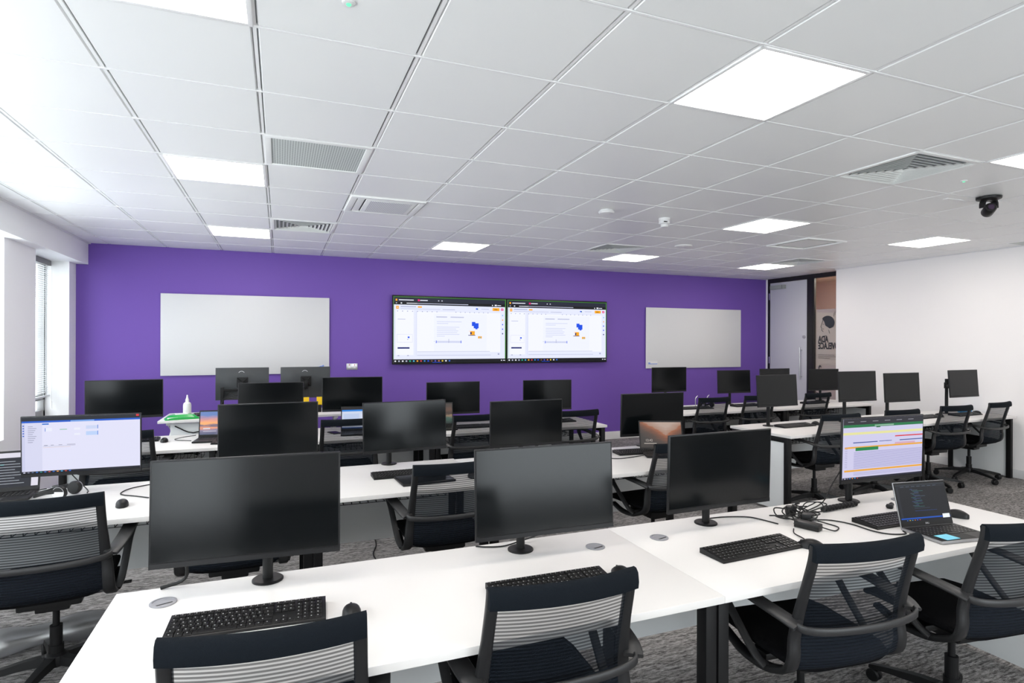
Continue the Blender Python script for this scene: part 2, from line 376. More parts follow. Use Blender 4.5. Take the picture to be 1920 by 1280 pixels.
for j in range(-8, 10):
    y = Y0+j*TY; cb.box(-2.1, XR if y < 6.5 else 8.26, y-0.005, y+0.005, ZC-0.002, ZC+0.013)
struct(cb, 'ceiling', angle=0, fix=False)
struct(mb('skirt').box(-2.10, -2.075, YN, YF, ZC-0.012, ZC), 'trim_2', angle=0)
struct(mb('skirt').box(XR-0.02, XR, YN, 6.56, ZC-0.010, ZC), 'trim_3', angle=0)

def light_panel():
    t = thing('ceiling_light', '', 'light')
    f = mb('tgrid')
    h, k = 0.297, 0.2935
    for a in ((-h, h, -k, -k+0.018), (-h, h, k-0.018, k), (-h, -h+0.018, -k, k), (h-0.018, h, -k, k)): f.box(*a, -0.006, 0.012, 0.002)
    f.obj('frame', t)
    mb('lamp').box(-h+0.018, h-0.018, -k+0.018, k-0.018, -0.001, 0.010).obj('diffuser', t, 0)
    return t
for i, j, lab in LIGHTS:
    x0, x1, y0, y1 = cell(i, j); place('lp', light_panel, ((x0+x1)/2, (y0+y1)/2, ZC), 0, lab, 'light', 'square ceiling light panels')
for i, j in HID:
    x0, x1, y0, y1 = cell(i, j); place('lp', light_panel, ((x0+x1)/2, (y0+y1)/2, ZC), 0, 'added square ceiling light panel out of view behind the camera', 'light', 'added ceiling light panels behind the camera')

def vent():
    t = thing('air_vent', '', 'vent'); h, k = 0.297, 0.2935
    f = mb('vent_white')
    for a in ((-h, h, -k, -k+0.03), (-h, h, k-0.03, k), (-h, -h+0.03, -k, k), (h-0.03, h, -k, k)): f.box(*a, -0.006, 0.010, 0.002)
    f.obj('frame', t)
    mb('vent_dark').box(-h+0.03, h-0.03, -k+0.03, k-0.03, 0.05, 0.06).obj('duct', t, 0)
    l = mb('louvre')
    for q in range(7):
        a = h-0.035-q*0.036
        if a < 0.02: break
        o2 = a-0.017
        # inclined square louvre ring
        z0, z1 = -0.004, 0.014
        lo = [(-a, -a, z0), (a, -a, z0), (a, a, z0), (-a, a, z0)]; up = [(-o2-0.0, -o2, z1), (o2, -o2, z1), (o2, o2, z1), (-o2, o2, z1)]
        up2 = [(x*(1), y, z1+0.002) for x, y, _ in up]; lo2 = [(x*(1-0.003/a), y*(1-0.003/a), z0) for x, y, _ in lo]
        l.raw(lo+up, [(0, 1, 5, 4), (1, 2, 6, 5), (2, 3, 7, 6), (3, 0, 4, 7)])
        l.raw(lo+lo2, [(0, 1, 5, 4), (1, 2, 6, 5), (2, 3, 7, 6), (3, 0, 4, 7)])
    l.obj('louvres', t, 0, fix=False)
    return t
for i, j, lab in VENT4:
    x0, x1, y0, y1 = cell(i, j); place('vent', vent, ((x0+x1)/2, (y0+y1)/2, ZC), 0, lab, 'air vent', 'square louvred ceiling vents')

def perf_mat(a, c_, name):
    m = mat(name, (0.5, 0.5, 0.5), 0.5); nt = m.node_tree; N = nt.nodes.new; L = nt.links.new
    tc = N('ShaderNodeTexCoord'); v = N('ShaderNodeTexVoronoi'); v.inputs['Scale'].default_value = 70; v.inputs['Randomness'].default_value = 0
    L(tc.outputs['Object'], v.inputs['Vector']); r = N('ShaderNodeValToRGB'); r.color_ramp.elements[0].position = 0.30; r.color_ramp.elements[1].position = 0.36
    r.color_ramp.elements[0].color = (*a, 1); r.color_ramp.elements[1].color = (*c_, 1); L(v.outputs['Distance'], r.inputs[0]); L(r.outputs[0], nt.nodes['Principled BSDF'].inputs['Base Color'])
    return m
M['perf_dark'] = perf_mat((0.22, 0.25, 0.24), (0.62, 0.66, 0.64), 'perforated_grille')
M['perf_light'] = perf_mat((0.45, 0.46, 0.48), (0.80, 0.81, 0.83), 'perforated_light')
def centre(i, j): x0, x1, y0, y1 = cell(i, j); return ((x0+x1)/2, (y0+y1)/2, ZC)
def frame4(m, h, k, wd, z0, z1, bev=0.002):
    f = mb(m)
    for a in ((-h, h, -k, -k+wd), (-h, h, k-wd, k), (-h, -h+wd, -k+wd, k-wd), (h-wd, h, -k+wd, k-wd)): f.box(*a, z0, z1, bev)
    return f
t = thing('air_grille', 'grey perforated square grille in the left ceiling beside a light panel', 'vent', centre(1, 2))
frame4('vent_white', 0.297, 0.2935, 0.035, -0.004, 0.010).obj('frame', t)
mb('perf_dark').box(-0.262, 0.262, -0.258, 0.258, 0.002, 0.012).obj('perforated_plate', t, 0)
t = thing('air_grille', 'grey perforated grille at the right edge above the white wall', 'vent', (7.93, centre(14, 2)[1], ZC))
mb('perf_dark').box(-0.24, 0.11, -0.29, 0.29, -0.004, 0.012).obj('perforated_plate', t, 0)
mb('vent_white').box(-0.26, -0.24, -0.29, 0.29, -0.006, 0.012).obj('frame', t, 0)
t = thing('ceiling_cassette', 'white square cassette unit with ribbed centre in the left ceiling', 'air conditioner', centre(2, 4))
frame4('vent_white', 0.297, 0.2935, 0.05, -0.012, 0.010, 0.003).obj('frame', t)
mb('slot').box(-0.245, 0.245, -0.243, 0.243, 0.002, 0.012).obj('recess', t, 0)
mb('vent_white').box(-0.24, -0.185, -0.235, 0.235, -0.008, 0.008, 0.002).box(-0.17, 0.235, -0.235, 0.225, -0.012, 0.006, 0.003).obj('cover', t)
mb('perf_light').box(-0.14, 0.20, -0.20, 0.19, -0.014, -0.011).obj('perforated_plate', t, 0)
t = thing('access_hatch', 'white access hatch with raised frame in the right ceiling', 'hatch', centre(10, 4))
frame4('vent_white', 0.297, 0.2935, 0.016, -0.014, 0.010, 0.003).obj('frame', t)
frame4('vent_grey', 0.225, 0.222, 0.006, -0.006, 0.010).obj('seam', t)
mb('vent_white').box(-0.28, 0.28, -0.276, 0.276, -0.002, 0.010).obj('door', t, 0)

# small ceiling devices
t = thing('smoke_detector', 'flat white round detector on the ceiling, left of the taller one', 'detector', (2.62, 4.38, ZC))
MB().use('white_plastic').lathe([(0.055, -0.012), (0.055, 0.0)][::-1], 28).obj('base', t)
mb('white_plastic').lathe([(0.066, -0.010), (0.070, -0.018), (0.062, -0.030), (0.030, -0.036), (0.001, -0.037)], 28).obj('cover', t)
t = thing('smoke_detector', 'tall white cylindrical detector on the ceiling, right of the flat one', 'detector', (3.29, 4.47, ZC))
mb('white_plastic').lathe([(0.052, 0), (0.052, -0.022), (0.048, -0.026)], 28).obj('base', t)
mb('white_plastic').lathe([(0.050, -0.024), (0.050, -0.048), (0.034, -0.056), (0.034, -0.078), (0.028, -0.082), (0.001, -0.083)], 28).obj('cover', t)
mb('slot').box(-0.04, -0.005, -0.052, -0.046, -0.042, -0.034).obj('sensor_slot', t)
t = thing('ceiling_disc', 'thin white round cover on the ceiling between light panels', 'sensor', (4.43, 5.65, ZC))
mb('white_plastic').lathe([(0.10, 0), (0.10, -0.010), (0.085, -0.018), (0.001, -0.019)], 32).obj('cover', t)
for p, lab in (((4.45, 2.62), 'tiny green indicator light in the ceiling near the black camera'), ((0.21, 2.02), 'tiny green indicator light in the ceiling at the top of the view')):
    t = thing('indicator_light', lab, 'indicator light', (p[0], p[1], ZC))
    mb('white_plastic').lathe([(0.022, 0), (0.022, -0.004), (0.016, -0.006)], 20).obj('bezel', t)
    m = G(120, 255, 190, 1.2); MB().use(m).lathe([(0.010, -0.004), (0.007, -0.010), (0.001, -0.011)], 14).obj('lamp', t)
t = thing('security_camera', 'black swivel camera hanging from the ceiling at the right', 'camera', (5.11, 2.83, ZC), rad(-12))
mb('black_plastic').lathe([(0.06, 0), (0.082, -0.006), (0.080, -0.022), (0.060, -0.030), (0.001, -0.031)], 32).obj('base', t)
b = mb('black_plastic'); b.ribbon([(-0.055, 0, -0.045), (-0.035, 0, -0.030), (0, 0, -0.028), (0.035, 0, -0.030), (0.055, 0, -0.045), (0.058, 0, -0.09)], (0, 1, 0), 0.05, 0.012, 4)
b.ribbon([(-0.05, 0, -0.035), (-0.058, 0, -0.06), (-0.058, 0, -0.09)], (0, 1, 0), 0.05, 0.012, 4).obj('bracket', t)
b = mb('black_plastic').lathe([(0.001, -0.06), (0.034, -0.058), (0.040, -0.045), (0.040, 0.045), (0.034, 0.058), (0.001, 0.06)], 28, X=T(0, 0, -0.105) @ RZ(-35) @ RX(78))
b.obj('camera_body', t)
mb('lens').lathe([(0.020, -0.064), (0.020, -0.058)], 20, X=T(0, 0, -0.105) @ RZ(-35) @ RX(78) @ RX(180)).obj('lens', t)
mb('cable').tube([(0.07, 0.02, -0.012), (0.12, 0.04, -0.02), (0.13, 0.05, -0.008), (0.09, 0.05, 0.0)], 0.004, 6, 4).obj('cable', t)
t = thing('camera_plate', 'white rectangular ceiling plate the black camera hangs under', 'plate', (5.15, 2.92, ZC))
mb('tgrid').box(-0.28, 0.28, 0.06, 0.10, -0.004, 0.0).obj('strip', t, 0)
tag(t, 'white strip on the ceiling behind the black camera', 'ceiling strip')

# ------------------------------------------------------------------ blinds
t = thing('venetian_blind', 'white slatted blind in the window by the purple wall', 'blind', (-2.40, 7.485, 0))
mb('win_frame').box(-0.02, 0.02, -0.465, 0.465, 2.41, 2.468, 0.003).obj('headrail', t)
b = mb('blind'); z = 2.39
while z > 1.0:
    X = T(0, 0, z) @ RY(2); b.box(-0.0125, 0.0125, -0.46, 0.46, -0.0004, 0.0004, X=X); z -= 0.023
s_ = b.obj('slats', t, 0)
mb('blind').box(-0.013, 0.013, -0.46, 0.46, 0.955, 0.975, 0.003).obj('bottom_rail', t)
for yy in (-0.35, 0, 0.35): mb('blind').box(-0.014, -0.013, yy-0.008, yy+0.008, 0.97, 2.41).box(0.013, 0.014, yy-0.008, yy+0.008, 0.97, 2.41).obj('ladder_tape', t, 0)
b = mb('white_plastic').tube([(0.03, 0.44, 2.42), (0.035, 0.44, 1.5), (0.032, 0.44, 0.9)], 0.003, 6); b.tube([(0.032, 0.44, 0.9), (0.032, 0.44, 0.82)], 0.007, 8).obj('pull_cord', t)

# ------------------------------------------------------------------ door wall on the right
XD = 8.28
struct(mb('white_wall').box(XD, XD+0.06, 8.145, YF, 0, ZC), 'trim_4', angle=0)
f = mb('black_frame').box(XD-0.01, XD+0.07, 5.6, 8.145, 2.655, ZC+0.01).box(XD-0.01, XD+0.07, 8.105, 8.145, 0, 2.66).box(XD-0.01, XD+0.07, 7.185, 7.295, 0, 2.66).box(XD-0.005, XD+0.03, 7.155, 7.185, 0, 2.66)
struct(f, 'trim_5', angle=0)
d = struct(mb('door').box(XD, XD+0.045, 7.30, 8.10, 0.01, 2.65, 0.003), 'door_1')
h = mb('silver').tube([(XD-0.055, 7.40, 0.95), (XD-0.055, 7.40, 1.50)], 0.011, 12)
for z in (1.0, 1.45): h.tube([(XD-0.055, 7.40, z), (XD, 7.40, z)], 0.007, 10)
h.obj('pull_handle', d)
mb('silver').lathe([(0.028, 0), (0.028, -0.012), (0.022, -0.014)], 24, X=T(XD, 7.355, 1.675) @ RY(90)).obj('lock', d)
mb('vent_grey').box(XD-0.05, XD, 7.80, 8.06, 2.53, 2.60, 0.006).box(XD-0.05, XD, 7.74, 7.79, 2.53, 2.60, 0.004).obj('door_closer', d)
for z in (0.4, 1.2, 2.35): mb('silver').box(XD-0.012, XD+0.004, 8.085, 8.125, z, z+0.12, 0.002).obj('hinge', d)
gl = struct(mb('glass').box(XD+0.02, XD+0.03, 5.6, 7.155, 0, 2.66), 'window_7', angle=0)
fm = mb('frost').box(XD+0.0305, XD+0.0312, 5.7, 7.15, 0.10, 2.13); fm.obj('frosted_film', gl, 0)
# lettering on the corridor side of the glass: reads mirrored from inside the room
def mtext(b, s, size, y, z, bold=0.0): return b.text(s, size, T(XD+0.0190, y, z) @ Matrix(((0, 0, 1, 0), (1, 0, 0, 0), (0, 1, 0, 0), (0, 0, 0, 1))) @ Matrix.Diagonal((0.62, 1, 1, 1)), 0.0005, bold, 'RIGHT')
b = mb('ink'); mtext(b, 'ADA', 0.145, 7.095, 1.632, 0.005); mtext(b, 'LOVELACE', 0.145, 7.095, 1.522, 0.005); mtext(b, '2', 0.22, 7.10, 1.12, 0.002); b.obj('lettering', gl, 0)
b = mb('inkfaint')
for k, (l) in enumerate((0.30, 0.36, 0.22)): b.box(XD+0.0185, XD+0.0195, 7.095-l, 7.095, 1.375-k*0.028, 1.387-k*0.028)
b.obj('small_print', gl, 0)
# generic engraved portrait: hair, face outline, neck (original drawing)
def poly(b, pts, x): b.raw([(x, p, q) for p, q in pts], [tuple(range(len(pts)))])
b = mb('ink'); cy_, cz = 6.93, 1.86
hair = [(cy_+0.13*math.cos(a)*(-1)-0.01, cz+0.045+0.115*math.sin(a)) for a in [PI*k/14 for k in range(-3, 12)]] + [(cy_+0.05, cz+0.06), (cy_+0.03, cz+0.0), (cy_-0.02, cz-0.03), (cy_-0.05, cz-0.05)]
poly(b, hair, XD+0.019)
for pts in ([(0.075, 0.10), (0.10, 0.03), (0.118, -0.02), (0.10, -0.04), (0.10, -0.075), (0.07, -0.10)], [(-0.03, -0.07), (-0.05, -0.13)], [(0.02, -0.16), (0.06, -0.19)], [(0.055, 0.02), (0.075, 0.022)], [(0.06, -0.055), (0.082, -0.052)]):
    b.tube([(XD+0.019, cy_+p, cz+q) for p, q in pts], 0.0035, 4, 2)
for k in range(4): b.box(XD+0.0185, XD+0.0195, 6.80-k*0.02, 6.806-k*0.02, 2.0+k*0.03, 2.06+k*0.02, X=None)
b.obj('portrait_drawing', gl, 0)
struct(mb('peach').box(9.7, 9.8, 4.0, 9.6, 0, 2.75), 'wall_corridor', angle=0)
struct(mb('peach').box(8.30, 9.8, 9.5, 9.6, 0, 2.75).box(8.30, 8.36, YF, 9.5, 0, 2.75), 'wall_corridor', angle=0)
struct(mb('peach').box(8.30, 9.8, 4.0, 9.6, 2.75, 2.8), 'ceiling', angle=0)
struct(mb('peach').box(XR+0.1, 9.8, 3.95, 4.0, 0, 2.8), 'wall_corridor', angle=0)
t = thing('ceiling_light', 'added unseen ceiling lamp brightening the corridor beyond the glass partition', 'light', (9.1, 6.55, 2.74))  # added lamp, kept out of view, to brighten the corridor walls
frame4('tgrid', 0.3, 0.3, 0.02, -0.01, 0.01).obj('frame', t); mb('corr_fill').box(-0.28, 0.28, -0.28, 0.28, -0.002, 0.008).obj('diffuser', t, 0)

# ------------------------------------------------------------------ things on the purple wall
def whiteboard(x0, x1, z0, z1, lab):
    t = thing('whiteboard', lab, 'whiteboard', ((x0+x1)/2, YF, (z0+z1)/2), 0, None); h, k = (x1-x0)/2, (z1-z0)/2
    mb('board').box(-h, h, -0.028, -0.018, -k, k, 0.002).obj('glass_board', t)
    mb('silver').box(-h+0.1, h-0.1, -0.018, 0, -k+0.1, k-0.1).obj('mounting', t, 0)
    return t
whiteboard(-1.357, 0.612, 1.150, 2.158, 'wide blank whiteboard at the left of the purple wall')
t = whiteboard(5.655, 7.670, 1.140, 2.158, 'blank whiteboard at the right of the purple wall beside the door')
t = thing('sticker', 'small white and blue label stuck low on the right whiteboard', 'label', (5.79, YF-0.0285, 1.235))
mb('white_plastic').box(-0.095, 0.095, -0.001, 0, -0.03, 0.03).obj('card', t, 0)
mb('blue_paint').box(-0.09, -0.05, -0.0016, -0.001, -0.026, 0.005).box(-0.05, 0.09, -0.0016, -0.001, -0.026, -0.014).obj('print', t, 0)
for k, (dx, dz, an) in enumerate(((0.44, 1.250, 25), (0.475, 1.252, 33))):
    t = thing('marker_pen', ('upper' if k else 'lower') + ' pale marker pen held at the bottom right corner of the left whiteboard', 'pen', (dx, YF-0.040, dz-0.04))
    X = RY(-90-an+90) @ RY(90)
    X = RY(90-an)
    mb('white_plastic').lathe([(0.006, -0.07), (0.009, -0.06), (0.009, 0.03), (0.007, 0.032)], 12, X=X).obj('barrel', t)
    mb('blue_paint').lathe([(0.010, 0.03), (0.010, 0.075), (0.007, 0.08)], 12, X=X).obj('cap', t)
t = thing('wall_socket', 'silver double socket plate on the purple wall left of the screens', 'socket', (0.912, YF, 1.232))
mb('silver').box(-0.073, 0.073, -0.008, 0, -0.043, 0.043, 0.003).obj('plate', t)
for s in (-1, 1):
    mb('white_plastic').box(s*0.035-0.018, s*0.035+0.018, -0.011, -0.007, -0.022, 0.012, 0.001).obj('outlet', t)
    mb('red').box(s*0.035-0.005, s*0.035+0.005, -0.012, -0.007, 0.020, 0.032, 0.001).obj('switch', t)
t = thing('wall_switch', 'small white box on the purple wall low behind the teacher monitors', 'socket', (0.60, YF, 1.06))
mb('white_plastic').box(-0.04, 0.04, -0.01, 0, -0.03, 0.03, 0.003).obj('plate', t)

def content(b, W, H, items, y=-0.001, ox=0, oz=0):
    """items: (u0,v0,u1,v1,material) in 0..1 from the lower left; painted as thin lit areas"""
    for k, (u0, v0, u1, v1, m) in enumerate(items):
        b.use(m); yy = y-0.00005*k-0.0001
        x0, x1 = ox+(u0-0.5)*W, ox+(u1-0.5)*W; z0, z1 = oz+(v0-0.5)*H, oz+(v1-0.5)*H
        b.raw([(x0, yy, z0), (x1, yy, z0), (x1, yy, z1), (x0, yy, z1)], [(0, 1, 2, 3)])
    return b
def tv(x0, x1, lab, side):
    W, H = x1-x0, 0.967; zc = 1.741; t = thing('wall_screen', lab, 'screen', ((x0+x1)/2, YF-0.06, zc))
    mb('black_plastic').box(-W/2+0.001, W/2-0.001, -0.03, 0.01, -H/2, H/2, 0.004).obj('housing', t)
    mb('black_metal').box(-0.4, 0.4, 0.01, 0.058, -0.25, 0.25).obj('wall_bracket', t, 0)
    w_, h_ = W-0.028, H-0.04
    bg = G(226, 230, 250, 0.97); b = MB().use(bg).box(-w_/2, w_/2, -0.0312, -0.03, -h_/2, h_/2)
    green = G(70, 150, 50, 0.8); dk = G(34, 38, 56, 0.9); bl = G(14, 15, 22, 0.9); wh = G(240, 242, 255, 0.97); gy = G(196, 200, 226); txt = G(170, 174, 205); or_ = G(255, 175, 30); pk = G(235, 20, 120); blu = G(20, 80, 235); nav = G(20, 30, 110); pale = G(214, 219, 244)
    L = [(0, 0, 1, 0.055, bl), (0, 0.88, 1, 1, dk), (0, 0.88, 1, 0.925, bl), (0.02, 0.12, 0.17, 0.80, wh), (0.20, 0.16, 0.95, 0.78, wh), (0.345, 0.17, 0.82, 0.755, G(236, 239, 255, 0.97)),
         (0.018, 0.935, 0.032, 0.965, or_), (0.045, 0.945, 0.17, 0.957, wh), (0.205, 0.938, 0.222, 0.965, pk), (0.225, 0.945, 0.29, 0.957, wh), (0.38, 0.945, 0.39, 0.957, wh), (0.41, 0.945, 0.42, 0.957, wh),
         (0.11, 0.898, 0.65, 0.908, gy), (0.11, 0.898, 0.20, 0.908, wh), (0.02, 0.9, 0.03, 0.908, wh), (0.06, 0.895, 0.072, 0.912, wh), (0.87, 0.895, 0.88, 0.91, wh), (0.895, 0.893, 0.915, 0.915, wh), (0.92, 0.898, 0.955, 0.908, wh),
         (0.022, 0.815, 0.045, 0.86, or_), (0.03, 0.832, 0.038, 0.842, wh), (0.06, 0.845, 0.19, 0.857, txt), (0.205, 0.838, 0.24, 0.86, or_), (0.06, 0.815, 0.40, 0.822, gy), (0.42, 0.815, 0.53, 0.822, txt),
         (0.72, 0.83, 0.735, 0.85, blu), (0.735, 0.825, 0.74, 0.85, green), (0.77, 0.835, 0.84, 0.845, gy), (0.875, 0.815, 0.94, 0.862, or_), (0.89, 0.832, 0.92, 0.842, G(120, 80, 10)), (0.955, 0.822, 0.978, 0.858, pk), (0.962, 0.834, 0.97, 0.846, wh)]
    for k in range(20):
        if k not in (9, 10, 11): L.append((0.03+k*0.042, 0.775, 0.038+k*0.042, 0.788, txt))
    L += [(0.365, 0.695, 0.46, 0.712, gy), (0.475, 0.695, 0.475, 0.7, gy), (0.49, 0.695, 0.61, 0.712, gy)]
    for k, l in enumerate((0.22, 0.10, 0, 0.20, 0.17, 0.19, 0.18, 0.20, 0.07)):
        if l: L.append((0.37, 0.627-k*0.028, 0.37+l, 0.637-k*0.028, pale))
    L += [(0.365, 0.305, 0.585, 0.335, pale), (0.362, 0.30, 0.368, 0.34, blu), (0.582, 0.30, 0.588, 0.34, blu), (0.473, 0.305, 0.477, 0.365, txt), (0.345, 0.322, 0.35, 0.332, txt)]
    L += [(0.683, 0.57, 0.715, 0.635, blu), (0.70, 0.535, 0.745, 0.615, blu), (0.715, 0.52, 0.735, 0.54, blu), (0.655, 0.425, 0.71, 0.49, or_), (0.655, 0.43, 0.668, 0.485, wh), (0.668, 0.44, 0.682, 0.475, nav), (0.65, 0.42, 0.715, 0.43, nav), (0.74, 0.375, 0.775, 0.41, or_), (0.755, 0.38, 0.765, 0.40, G(100, 190, 190))]
    L += [(0.03, 0.31, 0.16, 0.312, txt), (0.03, 0.43, 0.16, 0.432, txt), (0.03, 0.31, 0.031, 0.43, txt), (0.159, 0.31, 0.16, 0.43, txt), (0.12, 0.375, 0.135, 0.40, blu), (0.115, 0.35, 0.125, 0.36, txt), (0.035, 0.215, 0.135, 0.238, nav), (0.035, 0.655, 0.10, 0.665, gy)]
    L += [(0.20, 0.165, 0.85, 0.173, gy), (0.20, 0.110, 0.86, 0.118, gy), (0.035, 0.105, 0.05, 0.118, txt), (0.115, 0.105, 0.13, 0.118, txt), (0.925, 0.115, 0.94, 0.14, txt)]
    for k, m in enumerate((G(120, 190, 240), or_, blu, blu, nav)): L.append((0.965, 0.735-k*0.073, 0.975, 0.755-k*0.073, m))
    L += [(0.19, 0.10, 0.1915, 0.78, gy)]
    cs = (wh, gy, wh, gy, G(40, 190, 140), G(70, 190, 230), or_, G(220, 60, 80), G(40, 140, 220), blu, G(120, 80, 60), G(90, 80, 200), G(200, 120, 80), G(240, 210, 60), wh, G(60, 120, 230))
    for k, m in enumerate(cs): L.append((0.010+k*0.031, 0.018, 0.023+k*0.031, 0.038, m))
    L += [(0.33, 0.0, 0.41, 0.006, blu), (0.955, 0.02, 0.965, 0.035, wh), (0.975, 0.022, 0.995, 0.032, wh), (0.0, 0.055, 0.004, 1, green), (0.993, 0.055, 1, 1, green), (0, 0.992, 1, 1, green)]
    content(b, w_, h_, L, y=-0.0312)
    b.obj('display', t, 0, fix=False)
    return t
tv(1.443, 3.140, 'left of the two wall screens, showing a slide editor', 0)
tv(3.142, 4.868, 'right of the two wall screens, showing a slide editor', 1)

# ------------------------------------------------------------------ desks
HD = 0.73
def desk(x0, x1, y0, y1, lab, origin=None, rz=0, post_l=True, post_r=True, end_l=False, end_r=False, modesty=0.225, basket=True, group='white bench desks'):
    W = x1-x0; D = y1-y0
    t = thing('bench_desk', lab, 'desk', origin or (x0, y0, 0), rz, group)
    mb('desk').box(0.0002, W-0.0002, 0, D, HD-0.025, HD, 0.0025).obj('tabletop', t)
    for s, on in ((0, post_l), (1, post_r)):
        if not on: continue
        xa = 0.004 if s == 0 else W-0.049; xb = xa+0.045
        f = mb('black_metal').box(xa, xb, 0.035, 0.085, 0, HD-0.026, 0.003).box(xa, xb, D-0.07, D-0.02, 0, HD-0.026, 0.003).box(xa, xb, 0.085, D-0.07, HD-0.072, HD-0.026, 0.003)
        f.obj('leg_frame', t)
    mb('black_metal').box(0.049, W-0.049, 0.14, 0.18, HD-0.055, HD-0.026).box(0.049, W-0.049, D-0.20, D-0.16, HD-0.055, HD-0.026).obj('cross_rail', t, 0)
    mb('panel').box(0.052, W-0.052, D-0.055, D-0.037, modesty, HD-0.03, 0.002).obj('modesty_panel', t)
    for s, on in ((0, end_l), (1, end_r)):
        if on:
            xa = 0.012 if s == 0 else W-0.030
            mb('panel').box(xa, xa+0.018, 0.087, D-0.072, 0.02, HD-0.076, 0.001).obj('end_panel', t)
    if basket:
        b = mb('black_metal'); ya, yb = D-0.34, D-0.12; zt, zb = HD-0.06, HD-0.17; n = max(3, int((W-0.3)/0.05)); xs = [0.15+i*(W-0.3)/n for i in range(n+1)]
        r = 0.0016
        for x in xs: b.box(x-r, x+r, ya-r, ya+r, zb, zt).box(x-r, x+r, ya, yb, zb-r, zb+r).box(x-r, x+r, yb-r, yb+r, zb, zt)
        for z in (zb, zb+0.055, zt): b.box(xs[0], xs[-1], ya-r, ya+r, z-r, z+r).box(xs[0], xs[-1], yb-r, yb+r, z-r, z+r)
        for yy in (ya+0.07, ya+0.145): b.box(xs[0], xs[-1], yy-r, yy+r, zb-r, zb+r)
        ct = b.obj('cable_basket', t, 0)
        c = mb('cable'); random.seed(int(x0*100)+77)
        for q in range(4):
            pts = [(0.18+(W-0.36)*k/9, ya+0.03+random.random()*0.16, zb+0.012+random.random()*0.06) for k in range(10)]
            c.tube(pts, 0.0045, 5, 3)
        c.obj('cable_bundle', t)
    return t
desk(-0.513, 1.40, 1.56, 2.325, 'nearest white desk, left half of the front row')
desk(1.40, 3.365, 1.56, 2.325, 'white desk with the open silver laptop, right half of the front row', end_r=True)
desk(-1.75, 0.17, 3.29, 4.11, 'second row white desk at the left with the lit blue and white monitor')
desk(0.17, 1.18, 3.29, 4.11, 'narrow second row white desk with the closed black tablet')
desk(1.18, 3.06, 3.25, 4.08, 'second row white desk at the right end with the valley picture laptop')
desk(-1.72, -0.48, 5.20, 6.0, 'third row white desk at the left with the sunset picture laptop')
desk(-0.48, 1.33, 5.20, 6.0, 'third row white desk in the middle')
desk(1.33, 3.13, 5.20, 6.0, 'third row white desk at the right, its end near the middle aisle')
RA = rad(3.0)
c3, s3 = math.cos(RA), math.sin(RA)
desk(4.33, 6.33, 3.985, 4.72, 'right hand front white desk with the big white end panel', (4.33, 3.985, 0), RA, end_l=True)
desk(6.33, 8.0, 4.0, 4.735, 'right hand front white desk touching the right wall', (4.33+2.002*c3, 3.985+2.002*s3, 0), rad(1.5), end_r=True)
desk(4.45, 6.10, 5.66, 6.43, 'far right hand white desk below the right whiteboard')
desk(6.10, 7.68, 5.66, 6.43, 'far right hand white desk beside the door', end_r=True)
# teacher's sit-stand table
t = thing('standing_desk', 'raised white table with bracket legs in front of the purple wall, under two monitor backs', 'desk', (-1.09, 6.42, 0))
mb('desk').box(0, 1.75, 0, 0.66, 0.785, 0.81, 0.004).obj('tabletop', t)
mb('panel').box(0.10, 0.92, 0.06, 0.078, 0.30, 0.775, 0.002).obj('modesty_panel', t)
for s in (0.05, 1.62):
    b = mb('shell_white').box(s, s+0.06, 0.05, 0.60, 0.0, 0.03, 0.004).box(s+0.005, s+0.055, 0.28, 0.34, 0.03, 0.60, 0.004).box(s+0.01, s+0.05, 0.08, 0.56, 0.755, 0.784, 0.004)
    b.tube([(s+0.03, 0.10, 0.76), (s+0.03, 0.50, 0.60)], 0.012, 8).tube([(s+0.03, 0.50, 0.76), (s+0.03, 0.10, 0.60)], 0.012, 8).box(s+0.005, s+0.055, 0.06, 0.54, 0.58, 0.605, 0.004)
    b.obj('leg', t)
mb('cable').tube([(0.14, 0.05, 0.75), (0.3, 0.04, 0.68), (0.5, 0.05, 0.74), (0.7, 0.06, 0.70)], 0.006, 6, 4).obj('cable', t)

